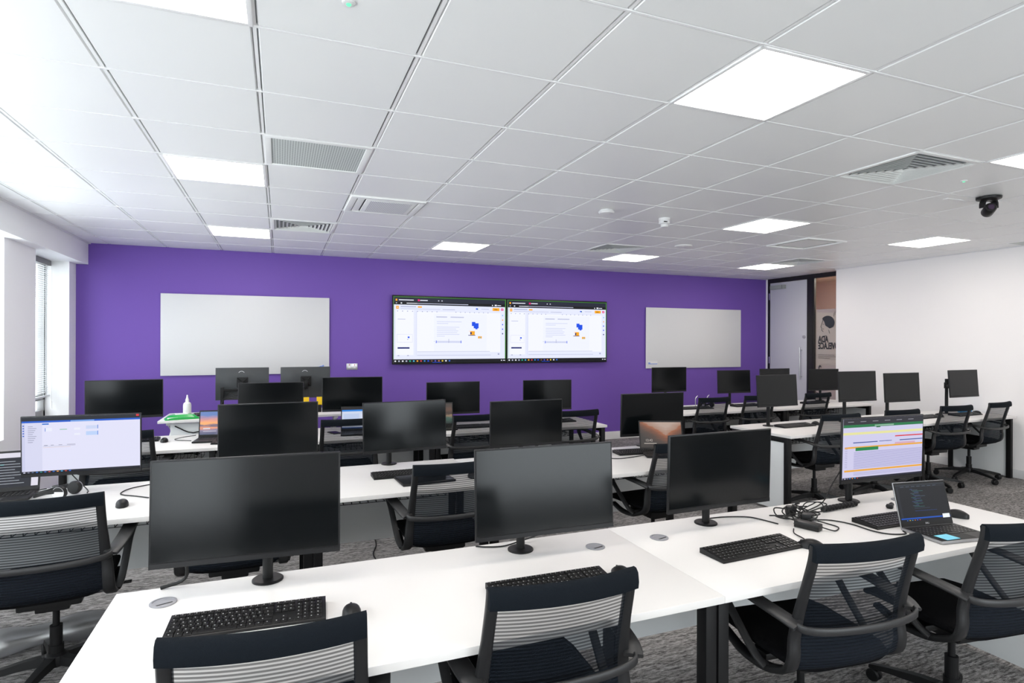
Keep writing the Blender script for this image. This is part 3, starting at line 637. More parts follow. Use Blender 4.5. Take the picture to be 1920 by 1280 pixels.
# ------------------------------------------------------------------ monitors
def mon_parts(t, W, zc, dx, lit=None, pole_top=None, arm_y=0.055, backlogo=False, base=True):
    """t sits on the desk at the pole; panel centre offset dx, at height zc above the desk"""
    H = W*0.588; return H
def monitor(x, y, z, yaw, rx, W, lab, lit=None, base=None, pole_up=0.0, desk_z=HD, kind='pole'):
    H = W*0.588
    bx, by = base; by = max(by, y+0.08); rx = min(rx, 1.5)
    t = thing('monitor', lab, 'monitor', (bx, by, desk_z), 0, 'desk monitors')
    P = T(x-bx, y-by, z-desk_z) @ RZ(yaw) @ RX(rx)
    h = mb('bezel').box(-W/2, W/2, 0.0, 0.012, -H/2, H/2, 0.003, X=P)
    h.loft([[(-a, 0.011, -c), (a, 0.011, -c), (a, 0.011, c), (-a, 0.011, c)] if q == 0 else [(-a, q, -c), (a, q, -c), (a, q, c), (-a, q, c)] for q, a, c in ((0, W/2-0.006, H/2-0.006), (0.022, W*0.40, H*0.40), (0.040, W*0.26, H*0.30), (0.042, W*0.24, H*0.28))], X=P)
    h.box(-W/2+0.001, W/2-0.001, -0.0012, 0.0, -H/2+0.001, -H/2+0.018, X=P)
    hs = h.obj('housing', t)
    w_, hh, oz = W-0.013, H-0.028, 0.008
    if lit:
        b = MB().use(lit[0][4]).box(-w_/2, w_/2, -0.0008, 0.0002, -hh/2+oz, hh/2+oz)
        content(b, w_, hh, lit, y=-0.0008, oz=oz); b.v = [tuple(P @ Vector(p)) for p in b.v]; b.obj('display', t, 0, fix=False)
    else:
        mb('screen_off').box(-w_/2, w_/2, -0.0008, 0.0002, -hh/2+oz, hh/2+oz, X=P).obj('display', t, 0)
    zm = z-desk_z
    c = P @ Vector((0, 0.042, -0.02))
    a = mb('black_metal').box(-0.05, 0.05, 0.040, 0.052, -0.07, 0.03, 0.003, X=P)
    a.tube([(c.x, c.y+0.008, zm-0.05), (0, 0, zm-0.05)], 0.018, 10)
    a.cyl((0, 0), 0.026, zm-0.085, zm-0.015, 20)
    a.obj('arm', t)
    mb('black_metal').cyl((0, 0), 0.0175, 0.006, zm+pole_up-0.0, 20).obj('pole', t)
    b = mb('black_metal').lathe([(0.001, 0), (0.053, 0), (0.053, 0.005), (0.049, 0.008), (0.001, 0.009)], 32); b.obj('base', t)
    return t
sc = lambda *a: G(*a)
ui = [(0, 0, 1, 1, G(222, 222, 244, 0.95)), (0, 0.93, 1, 1, G(30, 34, 44)), (0, 0.90, 1, 0.932, G(20, 90, 205)), (0.40, 0.903, 0.60, 0.925, G(130, 175, 235)), (0.965, 0.965, 0.99, 1, G(225, 50, 60)),
      (0, 0, 1, 0.035, G(24, 26, 40)), (0.0, 0.04, 0.028, 0.90, G(206, 208, 236)), (0.03, 0.04, 0.165, 0.90, G(216, 217, 242)), (0.165, 0.86, 0.22, 0.885, G(60, 120, 210)), (0.19, 0.74, 0.245, 0.80, G(235, 238, 252)), (0.188, 0.74, 0.193, 0.80, G(50, 110, 210)), (0.31, 0.76, 0.37, 0.775, G(150, 200, 180)),
      (0.43, 0.75, 0.48, 0.79, G(236, 238, 252)), (0.53, 0.76, 0.63, 0.82, G(205, 215, 245)), (0.53, 0.645, 0.63, 0.715, G(190, 212, 250)), (0.628, 0.76, 0.633, 0.83, G(40, 110, 220)), (0.628, 0.645, 0.633, 0.72, G(40, 110, 220)), (0.43, 0.655, 0.48, 0.69, G(236, 238, 252)),
      (0.17, 0.47, 0.44, 0.475, G(170, 172, 190)), (0.18, 0.485, 0.21, 0.495, G(120, 122, 150)), (0.235, 0.487, 0.26, 0.495, G(120, 122, 150)), (0.30, 0.488, 0.33, 0.495, G(120, 122, 150)), (0.37, 0.488, 0.44, 0.495, G(120, 122, 150)), (0.17, 0.45, 0.40, 0.454, G(225, 190, 170))]
for k in range(9): ui.append((0.05, 0.83-k*0.035, 0.09+0.01*((k*7) % 4), 0.84-k*0.035, G(150, 152, 180)))
for k in range(5): ui.append((0.008, 0.84-k*0.045, 0.02, 0.86-k*0.045, G(30, 90, 200)))
for k, c in enumerate(((200, 200, 220), (120, 120, 140), (90, 110, 140), (60, 120, 200), (40, 150, 140), (60, 110, 210), (210, 80, 90), (50, 110, 200), (230, 150, 60), (60, 160, 220), (200, 70, 60), (50, 110, 220))): ui.append((0.012+k*0.034, 0.008, 0.028+k*0.034, 0.026, G(*c)))
gsh = [(0, 0, 1, 1, G(205, 202, 232, 0.95)), (0, 0.90, 1, 1, G(48, 48, 56)), (0, 0.855, 1, 0.90, G(36, 120, 72)), (0.38, 0.865, 0.62, 0.885, G(150, 190, 165)), (0.40, 0.84, 0.45, 0.86, G(40, 110, 70)), (0, 0.735, 1, 0.775, G(232, 228, 160)), (0, 0.80, 1, 0.84, G(210, 208, 236)),
       (0.64, 0.665, 1, 0.685, G(220, 60, 70)), (0.12, 0.595, 0.42, 0.61, G(50, 75, 150)), (0.44, 0.6, 0.60, 0.61, G(60, 85, 160)), (0.70, 0.595, 1, 0.61, G(50, 75, 150)), (0.02, 0.51, 0.62, 0.538, G(238, 170, 60)), (0.02, 0.51, 1, 0.538, G(238, 170, 60)), (0.15, 0.465, 0.43, 0.52, G(30, 135, 75)), (0.64, 0.54, 0.90, 0.57, G(215, 170, 190)),
       (0.02, 0.125, 1, 0.155, G(238, 170, 60)), (0, 0, 1, 0.03, G(34, 34, 52))]
for k in range(13): gsh.append((0.13, 0.175+k*0.022, 1, 0.184+k*0.022, G(160, 158, 205)))
for k in range(3): gsh.append((0.13, 0.06+k*0.02, 1, 0.068+k*0.02, G(170, 168, 210)))
for k in range(6): gsh.append((0.05+k*0.15, 0.945, 0.12+k*0.15, 0.955, G(150, 150, 160)))
for k in range(12): gsh.append((0.02, 0.2+k*0.03, 0.05, 0.206+k*0.03, G(150, 148, 190)))
for k, c in enumerate(((200, 200, 220), (120, 120, 150), (60, 120, 200), (230, 150, 60), (60, 160, 220), (200, 70, 60))): gsh.append((0.02+k*0.03, 0.008, 0.034+k*0.03, 0.024, G(*c)))
MON = {
 '1a': (-0.098, 2.185, 1.015, -4.0, -3.0, .600, 'largest black monitor, at the left end of the front desk row, screen off', (-0.039, 2.250)),
 '1b': (0.996, 2.117, 0.993, -1.6, -3.0, .600, 'switched off monitor in the middle of the front desk row, between two round grommets', (0.923, 2.215)),
 '1c': (1.899, 2.141, 0.997, 0.9, 2.3, .600, 'switched off monitor in front row left of the tangled cables', (1.876, 2.210)),
 '1d': (3.02, 2.17, 1.019, -2.8, 2.5, .590, 'front row monitor lit with a green and orange spreadsheet', (2.86, 2.19)),
 '2a': (-1.060, 4.045, 0.983, -2.2, 5.2, .588, 'second row monitor at the left lit with a blue and white web page', (-1.180, 4.07)),
 '2b': (-0.063, 3.996, 1.019, 0, 0, .588, 'switched off second row monitor just above the largest front monitor', (-0.05, 4.07)),
 '2c': (0.808, 4.005, 0.999, 4.6, -3.4, .588, 'switched off second row monitor whose base stands by the black tablet', (0.707, 4.075)),
 '2d': (1.716, 4.0, 0.975, 0.1, 3.8, .588, 'switched off second row monitor above the middle front monitor', (1.70, 4.07)),
 '2e': (2.823, 3.98, 0.997, -2.4, 4.5, .588, 'switched off second row monitor behind the valley picture laptop', (2.78, 4.045)),
 '3a': (-1.236, 5.86, 1.080, 5.3, 0.8, .565, 'third row monitor at the far left above the lit web page monitor', (-1.2, 5.94)),
 '3b': (-0.075, 5.860, 1.030, 0, 0, .565, 'third row monitor below the two monitor backs', (-0.07, 5.94)),
 '3c': (0.654, 5.812, 1.070, -5.1, 0.9, .565, 'third row monitor below the wall socket, right of the yellow notes', (0.66, 5.92)),
 '3d': (1.654, 5.769, 1.003, -0.6, 0.0, .565, 'third row monitor under the left wall screen', (1.66, 5.90)),
 '3e': (2.736, 5.804, 0.997, -5.3, -0.4, .565, 'third row monitor under the right wall screen', (2.75, 5.91)),
 'ra': (4.65, 6.20, 1.100, 1.4, -0.2, .543, 'leftmost far monitor on the right, just under the right whiteboard', (4.66, 6.30)),
 'rb': (5.734, 6.229, 1.048, -4.1, -2.5, .530, 'far monitor right of the one under the right whiteboard, against the purple wall', (5.74, 6.32)),
 'rc': (6.40, 6.17, 1.060, 0, 0, .541, 'far monitor partly hidden behind another in front of the purple wall end', (6.42, 6.28)),
 're': (7.30, 6.15, 1.045, -6.0, 2.0, .53, 'far monitor in front of the glass panel by the door', (7.34, 6.24)),
 'rd': (4.62, 4.42, 1.103, 1.5, -3.7, .537, 'monitor over the left end of the right hand front desk', (4.64, 4.56)),
 'rf': (5.62, 4.32, 1.128, -1.0, -2.4, .538, 'monitor against the white wall edge, second on the right hand front desk', (5.65, 4.50)),
 'rg': (6.32, 4.33, 1.098, -1.9, -3.1, .538, 'monitor before the white wall, second from the right', (6.36, 4.53)),
 'rh': (7.288, 4.282, 1.120, 1.0, -4.0, .53, 'rightmost monitor, to the right of its tall exposed pole', (7.50, 4.60)),
}
for k, v in MON.items():
    x, y, z, yaw, rx, W, lab, base = v
    lit = ui if k == '2a' else gsh if k == '1d' else None
    up = {'rh': 0.03, '1d': 0.0}.get(k, -0.02)
    monitor(x, y, z, yaw, rx, W, lab, lit, base, up)
# two monitors on the teacher's table seen from behind
def back_monitor(x, y, z, W, lab):
    H = W*0.66; t = thing('monitor', lab, 'monitor', (x, y, 0.81), 0, 'monitors facing the purple wall'); zm = z-0.81
    X = T(0, 0.04, zm) @ RX(0)
    b = mb('dell_back').box(-W/2, W/2, 0.0, 0.014, -H/2, H/2, 0.003, X=X)
    b.loft([[(-a, q, -c), (a, q, -c), (a, q, c), (-a, q, c)] for q, a, c in ((0.001, W/2-0.006, H/2-0.006), (-0.012, W*0.42, H*0.40), (-0.022, W*0.22, H*0.25), (-0.023, W*0.2, H*0.23))], X=X)
    b.obj('housing', t)
    mb('screen_off').box(-W/2+0.006, W/2-0.006, 0.0138, 0.0146, -H/2+0.015, H/2-0.006, X=X).obj('display', t, 0)
    L = T(-0.01, 0.04-0.0135, zm+H*0.30)
    lb = mb('logo'); n = 32; ro, ri = 0.034, 0.029
    vs_ = [(r*math.cos(2*PI*j/n), -0.002, r*math.sin(2*PI*j/n)) for r in (ro, ri) for j in range(n)]
    lb.raw(vs_, [(j, (j+1) % n, n+(j+1) % n, n+j) for j in range(n)], L)
    lb.text('DELL', 0.021, L @ T(0, -0.002, 0) @ RX(90), 0.0003, 0.0005); lb.obj('logo', t, 0)
    a = mb('black_metal').box(-0.055, 0.055, -0.005, 0.02, -0.06, 0.05, 0.004, X=T(0, 0, zm+0.02))
    a.tube([(-0.045, -0.01, zm+0.06), (0.045, -0.01, zm-0.03)], 0.006, 6).tube([(0.045, -0.01, zm+0.06), (-0.045, -0.01, zm-0.03)], 0.006, 6)
    a.box(-0.20, 0.0, -0.03, -0.01, zm-0.075, zm-0.05, 0.003).box(-0.02, 0.02, -0.03, 0.0, zm-0.07, zm+0.02, 0.003); a.obj('arm', t)
    mb('black_metal').box(-0.21, -0.175, -0.035, 0.0, 0.005, zm-0.03, 0.004).obj('pole', t)
    mb('black_metal').box(-0.26, -0.10, -0.07, 0.05, 0.0, 0.008, 0.002).obj('base', t)
    mb('cable').tube([(0.0, -0.02, zm-0.04), (-0.05, -0.05, zm-0.12), (-0.12, -0.04, zm-0.09), (-0.19, -0.05, zm-0.18), (-0.19, -0.04, 0.02)], 0.004, 6, 5).tube([(0.03, -0.02, zm-0.05), (0.0, -0.06, zm-0.16), (-0.14, -0.05, zm-0.14), (-0.2, -0.05, 0.1), (-0.2, -0.04, 0.02)], 0.004, 6, 5).obj('cable', t)
    return t
back_monitor(-0.377, 6.88, 1.119, 0.525, 'left of the two monitor backs with a round maker badge, before the whiteboard')
back_monitor(0.267, 6.88, 1.119, 0.525, 'right of the two monitor backs with a round maker badge, above the yellow notes')
for x, lab in ((0.262, 'left yellow paper note below the right monitor back'), (0.40, 'right yellow paper note below the right monitor back')):
    t = thing('sticky_note', lab, 'note', (x, 6.66, 0.81))
    mb('yellow').box(-0.030, 0.030, 0, 0.003, 0.075, 0.165, 0.001, X=RX(-4)).obj('paper', t); mb('black_plastic').box(-0.02, 0.02, -0.01, 0.012, 0, 0.08, 0.002).obj('holder', t)
tag(mb('red').lathe([(0.018, 0), (0.020, 0.03), (0.015, 0.085), (0.010, 0.11), (0.001, 0.112)], 16).obj('small_bottle', loc=(0.31, 6.74, 0.81)), 'small red object between the two yellow notes', 'bottle')
t = thing('spray_bottle', 'white plastic squeeze bottle standing on the raised table', 'bottle', (-0.885, 6.78, 0.81))
mb('white_plastic').lathe([(0.036, 0), (0.038, 0.01), (0.038, 0.11), (0.034, 0.13), (0.016, 0.145)], 24).obj('body', t)
mb('white_plastic').lathe([(0.017, 0.14), (0.017, 0.165), (0.010, 0.185), (0.007, 0.20), (0.006, 0.215), (0.001, 0.216)], 20).obj('nozzle', t)
t = thing('wipes_pack', 'green and white packet of wipes lying on the corner of the raised table', 'packet', (-0.90, 6.55, 0.81), rad(12))
rings = []
for i in range(9):
    x = -0.15+0.30*i/8; k = 1-abs(i/4-1)**4; hh = 0.004+0.042*k
    rings.append([(x, -0.075, 0.001), (x, 0.075, 0.001), (x, 0.080, hh*0.5), (x, 0.055, hh), (x, -0.055, hh*1.04), (x, -0.080, hh*0.5)])
mb('green_pack').loft(rings).obj('film', t)
mb('white_plastic').box(-0.06, 0.05, -0.045, 0.045, 0.040, 0.052, 0.006).obj('lid', t)
mb('white_plastic').box(-0.13, 0.10, -0.0775, -0.074, 0.012, 0.026, 0.001).obj('print', t)

# ------------------------------------------------------------------ small desk things
def keyboard_proto():
    t = thing('keyboard', '', 'keyboard'); W, D = 0.445, 0.132
    mb('black_plastic').loft([[(x, -D/2, 0.001), (x, D/2, 0.001), (x, D/2, 0.021), (x, D/2-0.006, 0.023), (x, -D/2+0.004, 0.011), (x, -D/2, 0.008)] for x in (-W/2, W/2)]).obj('case', t)
    k = mb('key'); lg = MB(); p = 0.019
    def key(x, r, w_=1):
        yy = 0.047-r*0.0195-(0.004 if r else 0); z = 0.0225+(yy-D/2)*0.10
        X = T(x+w_*p/2, yy, z) @ RX(5.7); k.box(-w_*p/2+0.0012, w_*p/2-0.0012, -0.0082, 0.0082, 0.0, 0.0052, 0.0012, X=X)
        lg.raw([(-0.004, 0.0005, 0.0054), (-0.001, 0.0005, 0.0054), (-0.001, 0.004, 0.0054), (-0.004, 0.004, 0.0054)], [(0, 1, 2, 3)], X)
    x0 = -W/2+0.006
    for c in range(15): key(x0+c*p*1.0, 0)
    rows = [[1]*13+[2], [1.5]+[1]*12+[1.5], [1.75]+[1]*12+[1.25], [1.25]+[1]*11+[2.75], [1.25, 1.25, 1.25, 6.25, 1.25, 1.25, 1.25, 1.25]]
    for r, row in enumerate(rows):
        x = x0
        for w_ in row: key(x, r+1, w_); x += w_*p
    xa = x0+15.25*p
    for r in (0, 1, 2):
        for c in range(3): key(xa+c*p, r)
    key(xa+p, 4)
    for c in range(3): key(xa+c*p, 5)
    xb = xa+3.25*p
    for r in range(6):
        for c in range(4): key(xb+c*p, r)
    k.use('legend').raw(lg.v, lg.f).obj('keys', t, 0)
    return t
def keyboard(x, y, yaw, lab, z=HD): return place('kb', keyboard_proto, (x, y, z), rad(yaw), lab, 'keyboard', 'black desktop keyboards')
def mouse_proto():
    t = thing('mouse', '', 'mouse'); rings = []
    for i in range(11):
        s = i/10; y = -0.056+0.112*s; w_ = 0.031*math.sin(PI*min(max(s*0.94+0.03, 0), 1))**0.45*(1-0.10*s); h = 0.036*math.sin(PI*(0.10+0.80*(1-s)**1.0*0.9+0.02))**0.8
        h = max(0.008, 0.037*(1-((s-0.42)/0.62)**2)); rings.append([(w_*math.cos(a), y, 0.001+h*max(0, math.sin(a))**0.75) for a in [PI*k/10 for k in range(11)]])
    mb('black_plastic').loft(rings).obj('shell', t, 60)
    mb('slot').box(-0.0035, 0.0035, 0.020, 0.036, 0.012, 0.0275, 0.002).obj('wheel', t)
    return t
def mouse(x, y, yaw, lab, z=HD): return place('ms', mouse_proto, (x, y, z), rad(yaw), lab, 'mouse', 'black computer mice')
def grommet_proto():
    t = thing('cable_grommet', '', 'grommet')
    mb('grommet').lathe([(0.001, 0.0005), (0.040, 0.0005), (0.040, 0.003), (0.032, 0.0045), (0.0315, 0.003), (0.001, 0.003)], 36).obj('ring', t)
    b = mb('slot').box(-0.024, 0.024, -0.020, -0.014, 0.003, 0.0038, 0.0003); b.obj('slot', t); return t
for x, y, a, lab in ((-0.353, 2.188, 20, 'grey round grommet at the left front corner of the nearest desk'), (1.227, 2.131, 15, 'grey round grommet between the middle front monitor and the desk joint'),
                  (1.545, 2.129, 15, 'grey round grommet just left of the monitor beside the tangled cables'), (3.14, 2.165, 0, 'grey grommet partly hidden behind the silver laptop screen'),
                  (4.75, 4.55, 0, 'small grommet at the left end of the right hand front desk')):
    place('gr', grommet_proto, (x, y, HD), rad(a), lab, 'grommet', 'round desk grommets')
keyboard(-0.085, 1.950, -3.4, 'keyboard at the left end of the nearest desk')
keyboard(0.885, 1.840, -1.0, 'keyboard behind the middle front chair headrest')
keyboard(1.815, 1.862, 2.5, 'fully visible keyboard on the front row between chair and round grommet')
keyboard(2.765, 1.915, -1.0, 'front row keyboard behind the open silver laptop')
keyboard(0.76, 3.71, 1, 'second row keyboard beside the black tablet, left of the chair')
keyboard(2.60, 3.80, -6, 'second row keyboard half behind the valley picture laptop')
keyboard(-1.18, 5.74, 2, 'third row keyboard right of the lit web page monitor')
keyboard(-0.30, 5.38, -8, 'third row keyboard beside the sunset laptop')
keyboard(1.80, 5.52, -3, 'third row keyboard near the rocky picture laptop')
keyboard(2.72, 5.58, 3, 'third row keyboard near the desk end by the middle aisle')
keyboard(4.88, 4.44, 2, 'keyboard at the left end of the right hand front desk')
keyboard(6.85, 4.42, 2, 'keyboard in front of the second monitor from the right')
keyboard(7.55, 4.42, 2, 'keyboard near the blue box by the right wall')
keyboard(4.95, 6.05, -5, 'keyboard beside the headphones on the far right hand desk')
keyboard(5.80, 6.08, 3, 'keyboard on the far right hand desk against the purple wall')
keyboard(6.98, 6.02, 4, 'keyboard on the far right hand desk in front of the door')
keyboard(-0.60, 6.80, 15, 'keyboard on the raised table behind the sunset laptop', 0.81)
mouse(0.21, 1.875, -3, 'mouse right of the keyboard nearest the camera, behind the chair headrest')
mouse(1.165, 1.835, -4, 'mouse behind the middle front chair headrest')
mouse(2.06, 1.80, 35, 'mouse at the right end of the fully visible keyboard')
mouse(3.10, 1.86, 20, 'mouse to the right of the silver laptop')
mouse(-0.758, 3.545, 10, 'mouse alone on the second row desk near the left chair')
mouse(1.13, 3.50, 0, 'mouse seen through the mesh of the middle second row chair')
mouse(-0.905, 5.64, 5, 'mouse beside the third row keyboard at the left')
mouse(2.05, 5.40, 0, 'mouse seen through the third row chair near the rocky picture laptop')
mouse(5.18, 4.46, -15, 'mouse at the end of the keyboard on the right hand front desk')
mouse(7.13, 4.46, -10, 'mouse beside the keyboard left of the rightmost chair pair')
mouse(7.84, 4.47, -10, 'mouse in front of the blue box')
mouse(6.08, 6.05, 0, 'mouse on the far right hand desk against the purple wall')
mouse(-0.47, 6.62, 0, 'mouse on the raised table right of its keyboard', 0.81)

def laptop(x, y, yaw, W, D, ang, lab, pic, z=HD, silver=False, extra=None, zrot=0):
    t = thing('laptop', lab, 'laptop', (x, y, z), rad(yaw)); H = D
    bo = mb('laptop_silver' if silver else 'laptop_dark').box(-W/2, W/2, -D/2, D/2, 0.002, 0.014, 0.004); bo = bo.obj('base', t)
    mb('laptop_dark').box(-W/2+0.004, W/2-0.004, -D/2+0.004, D/2-0.012, 0.0135, 0.0148).obj('palm_rest', bo, 0)
    k = mb('key'); lg = MB(); n = 14; p = (W-0.03)/n
    for r in range(5):
        for c in range(n):
            if r == 4 and 3 < c < 9:
                if c == 4: k.box(-W/2+0.015+c*p+0.001, -W/2+0.015+(c+5)*p-0.001, D/2-0.035-(r+1)*p*0.95, D/2-0.035-r*p*0.95-0.0022, 0.0146, 0.0162)
                continue
            xa = -W/2+0.015+c*p; yb = D/2-0.035-r*p*0.95
            k.box(xa+0.001, xa+p-0.001, yb-p*0.95+0.0022, yb, 0.0146, 0.0162)
            lg.raw([(xa+0.005, yb-0.010, 0.0164), (xa+0.0085, yb-0.010, 0.0164), (xa+0.0085, yb-0.006, 0.0164), (xa+0.005, yb-0.006, 0.0164)], [(0, 1, 2, 3)])
    k.use('legend').raw(lg.v, lg.f).obj('keys', bo, 0)
    mb('slot').box(-0.05, 0.05, -D/2+0.010, -D/2+0.072, 0.0147, 0.0153).obj('touchpad', bo, 0)
    X = T(0, D/2-0.004, 0.010) @ RX(90-ang) @ Matrix.Identity(4)      # lid local: x, -y towards the user, z up
    X = T(0, D/2-0.004, 0.012) @ RX(-(ang-90))
    lid = mb('laptop_silver' if silver else 'laptop_dark').box(-W/2, W/2, 0.0, 0.006, 0, H, 0.002, X=X)
    l = lid.obj('lid', t)
    bz = mb('laptop_dark').box(-W/2+0.002, W/2-0.002, -0.0008, 0.0, 0.002, H-0.002, X=X); bz.obj('screen_bezel', l, 0)
    w_, h_ = W-0.018, H-0.036; oz = 0.024+h_/2
    if isinstance(pic, list):
        b = MB(); content(b, w_, h_, pic, y=-0.0010, oz=oz); b.v = [tuple(X @ Vector(p)) for p in b.v]; b.obj('display', l, 0, fix=False)
    else:
        MB().use(pic).box(-w_/2, w_/2, -0.0014, -0.0009, oz-h_/2, oz+h_/2, X=X).obj('display', l, 0)
    if extra: extra(l, X, w_, h_, oz, W, D)
    return t
code = [(0, 0, 1, 1, G(32, 33, 38, 0.9)), (0, 0.965, 1, 1, G(52, 56, 64)), (0, 0.915, 1, 0.945, G(42, 44, 50)), (0, 0.06, 1, 0.095, G(24, 84, 190)), (0, 0, 1, 0.055, G(26, 28, 40)), (0, 0.10, 0.05, 0.91, G(44, 46, 54))]
for k in range(7): code.append((0.10+0.11*k, 0.935, 0.17+0.11*k, 0.945, G(90, 100, 120)))
for k in range(18):
    a = 0.28+0.05*((k*5) % 4)/2; l = 0.05+0.04*((k*7) % 5); code.append((a, 0.86-k*0.028, a+l, 0.868-k*0.028, G(*((70, 90, 150), (90, 110, 130), (60, 120, 120))[k % 3])))
code += [(0.30, 0.34, 0.62, 0.345, G(80, 90, 120)), (0.30, 0.27, 0.75, 0.275, G(60, 90, 170))]
for k, c in enumerate(((60, 120, 200), (200, 180, 80), (80, 160, 200), (200, 120, 60), (80, 110, 220), (180, 60, 90))): code.append((0.10+0.05*k, 0.02, 0.125+0.05*k, 0.04, G(*c)))
def xps(t, X, w_, h_, oz, W, D):
    mb('logo').text('DELL', 0.010, X @ T(0, -0.0018, 0.012) @ RX(90), 0.0002).obj('maker_badge', t, 0)
    mb('white_plastic').box(w_/2-0.045, w_/2-0.005, -0.003, -0.0022, 0.030, 0.048, X=X).obj('asset_sticker', t, 0)
    mb('white_plastic').box(W/2-0.035, W/2-0.012, -D/2+0.010, -D/2+0.018, 0.0148, 0.0152).obj('asset_sticker', t, 0)
laptop(2.775, 1.695, -8.0, 0.300, 0.200, 104, 'silver laptop with dark code editor open on the front desk', code, silver=True, extra=xps)
tag(mb('cyan_note').raw([(-0.038, -0.030, 0.0), (0.038, -0.030, 0.0), (0.038, 0.030, 0.0), (-0.038, 0.030, 0.0), (-0.038, -0.030, 0.0006), (0.038, -0.030, 0.0016), (0.038, 0.030, 0.0006), (-0.038, 0.030, 0.0006)], [(0,3,2,1),(4,5,6,7),(0,1,5,4),(1,2,6,5),(2,3,7,6),(3,0,4,7)]).obj('sticky_note', loc=(2.688, 1.645, HD+0.0165), rz=rad(-4), angle=0), 'pale blue sticky note on the palm rest of the silver laptop', 'note')
def t1242(t, X, w_, h_, oz, W, D):
    m = G(200, 190, 180, 0.8); b = MB().use(m); b.text('12:42', 0.026, X @ T(-w_*0.30, -0.002, oz-h_*0.22) @ RX(90), 0.0001)
    b.box(-w_*0.42, -w_*0.12, -0.0022, -0.002, oz-h_*0.35, oz-h_*0.325, X=X); b.obj('clock_text', t, 0)
laptop(2.715, 3.66, -22, 0.34, 0.235, 108, 'black laptop showing a brown valley lock screen with the time', picture('valley_wallpaper', 'valley', 0.75), extra=t1242)
def t_sun(t, X, w_, h_, oz, W, D):
    b = MB().use(G(225, 225, 235, 0.9)); b.box(-w_*0.42, -w_*0.25, -0.0022, -0.002, oz-h_*0.26, oz-h_*0.21, X=X).box(-w_*0.42, -w_*0.10, -0.0022, -0.002, oz-h_*0.36, oz-h_*0.34, X=X); b.obj('clock_text', t, 0)
laptop(-0.50, 5.56, -6, 0.34, 0.235, 100, 'black laptop showing an orange sunset over water, third row left', picture('sunset_wallpaper', 'sunset', 1.0), extra=t_sun)
rock = picture('rock_wallpaper', 'rock', 0.8)
laptop(1.43, 5.52, -5, 0.34, 0.235, 100, 'black laptop showing brown rocks and green water, third row', rock)
win = [(0, 0, 1, 1, G(205, 215, 238, 0.9)), (0, 0.90, 1, 1, G(40, 36, 40)), (0, 0.82, 1, 0.90, G(40, 130, 220)), (0, 0, 1, 0.06, G(40, 70, 130)), (0.05, 0.3, 0.5, 0.7, G(190, 205, 235)), (0.55, 0.3, 0.9, 0.7, G(215, 222, 242))]
laptop(0.68, 5.50, -6, 0.33, 0.23, 102, 'black laptop with a blue topped window, seen through the third row chair', win)
edit = [(0, 0, 1, 1, G(225, 222, 235)), (0, 0, 0.90, 0.86, G(34, 36, 46)), (0.45, 0.65, 0.5, 0.68, G(60, 180, 180))]
for k in range(9): edit.append((0.15, 0.1+k*0.08, 0.80-0.07*(k % 3), 0.115+k*0.08, G(180, 185, 195)))
laptop(-1.42, 3.93, 5, 0.33, 0.225, 103, 'black laptop cut off by the left edge showing lines of text', edit)
t = thing('tablet', 'closed thin black tablet lying on the second row desk beside the keyboard', 'tablet', (0.83, 3.535, HD), rad(4))
mb('laptop_dark').box(-0.165, 0.165, -0.115, 0.115, 0.001, 0.014, 0.005).obj('body', t); mb('screen_off').box(-0.155, 0.155, -0.105, 0.105, 0.014, 0.0146).obj('glass', t, 0)
t = thing('phone', 'small dark phone lying left of the third row laptop', 'phone', (0.47, 5.62, HD), rad(20)); mb('laptop_dark').box(-0.04, 0.04, -0.07, 0.07, 0.001, 0.009, 0.003).obj('body', t)
mb('screen_off').box(-0.036, 0.036, -0.064, 0.064, 0.009, 0.0094).obj('glass', t, 0)

def headphones(x, y, yaw, lab, z=HD):
    t = thing('headphones', lab, 'headphones', (x, y, z), rad(yaw))
    for s in (-1, 1):
        mb('black_plastic').lathe([(0.001, -0.016), (0.030, -0.016), (0.036, -0.006), (0.036, 0.006), (0.028, 0.016), (0.001, 0.018)], 24, X=T(s*0.055, 0, 0.037) @ RY(90+s*8)).obj('ear_cup', t)
        mb('silver').lathe([(0.031, 0.0), (0.031, 0.004)], 24, X=T(s*0.072, 0, 0.037) @ RY(90)).obj('trim_ring', t)
    mb('black_plastic').ribbon([(-0.065, 0.0, 0.045), (-0.075, 0.06, 0.040), (-0.06, 0.13, 0.020), (0, 0.165, 0.012), (0.06, 0.13, 0.020), (0.075, 0.06, 0.040), (0.065, 0, 0.045)], (0, 0, 1), 0.022, 0.006, 5).obj('headband', t)
headphones(-1.08, 3.86, 70, 'black headphones beside the lit web page monitor')
headphones(5.20, 6.12, -10, 'black headphones on the far right hand desk below the whiteboard')
for x, yy, lab in ((5.08, 6.22, 'left thin metal stand behind the far right headphones'), (5.32, 6.28, 'right thin metal stand behind the far right headphones')):
    tag(mb('silver').tube([(0, 0, 0), (0, 0, 0.10), (0.01, 0, 0.125), (0.035, 0, 0.145)], 0.005, 8, 4).lathe([(0.03, 0), (0.03, 0.006)], 20).obj('metal_stand', loc=(x, yy, HD)), lab, 'stand')
t = thing('blue_box', 'bright blue carton on the desk against the right wall', 'box', (7.88, 4.62, HD), rad(4))
mb('blue_pack').box(-0.10, 0.10, -0.03, 0.03, 0, 0.06, 0.002).obj('carton', t)
b = mb('white_plastic')
for k in range(4): b.box(-0.065+k*0.035, -0.045+k*0.035, -0.0308, -0.030, 0.022, 0.040)
b.obj('print', t, 0)
t = thing('earbud_case', 'small black earbud case lying between the lit monitor and the laptop', 'case', (2.935, 2.075, HD), rad(20))
mb('black_plastic').lathe([(0.001, 0), (0.014, 0.001), (0.018, 0.010), (0.014, 0.020), (0.001, 0.022)], 18).obj('body', t)
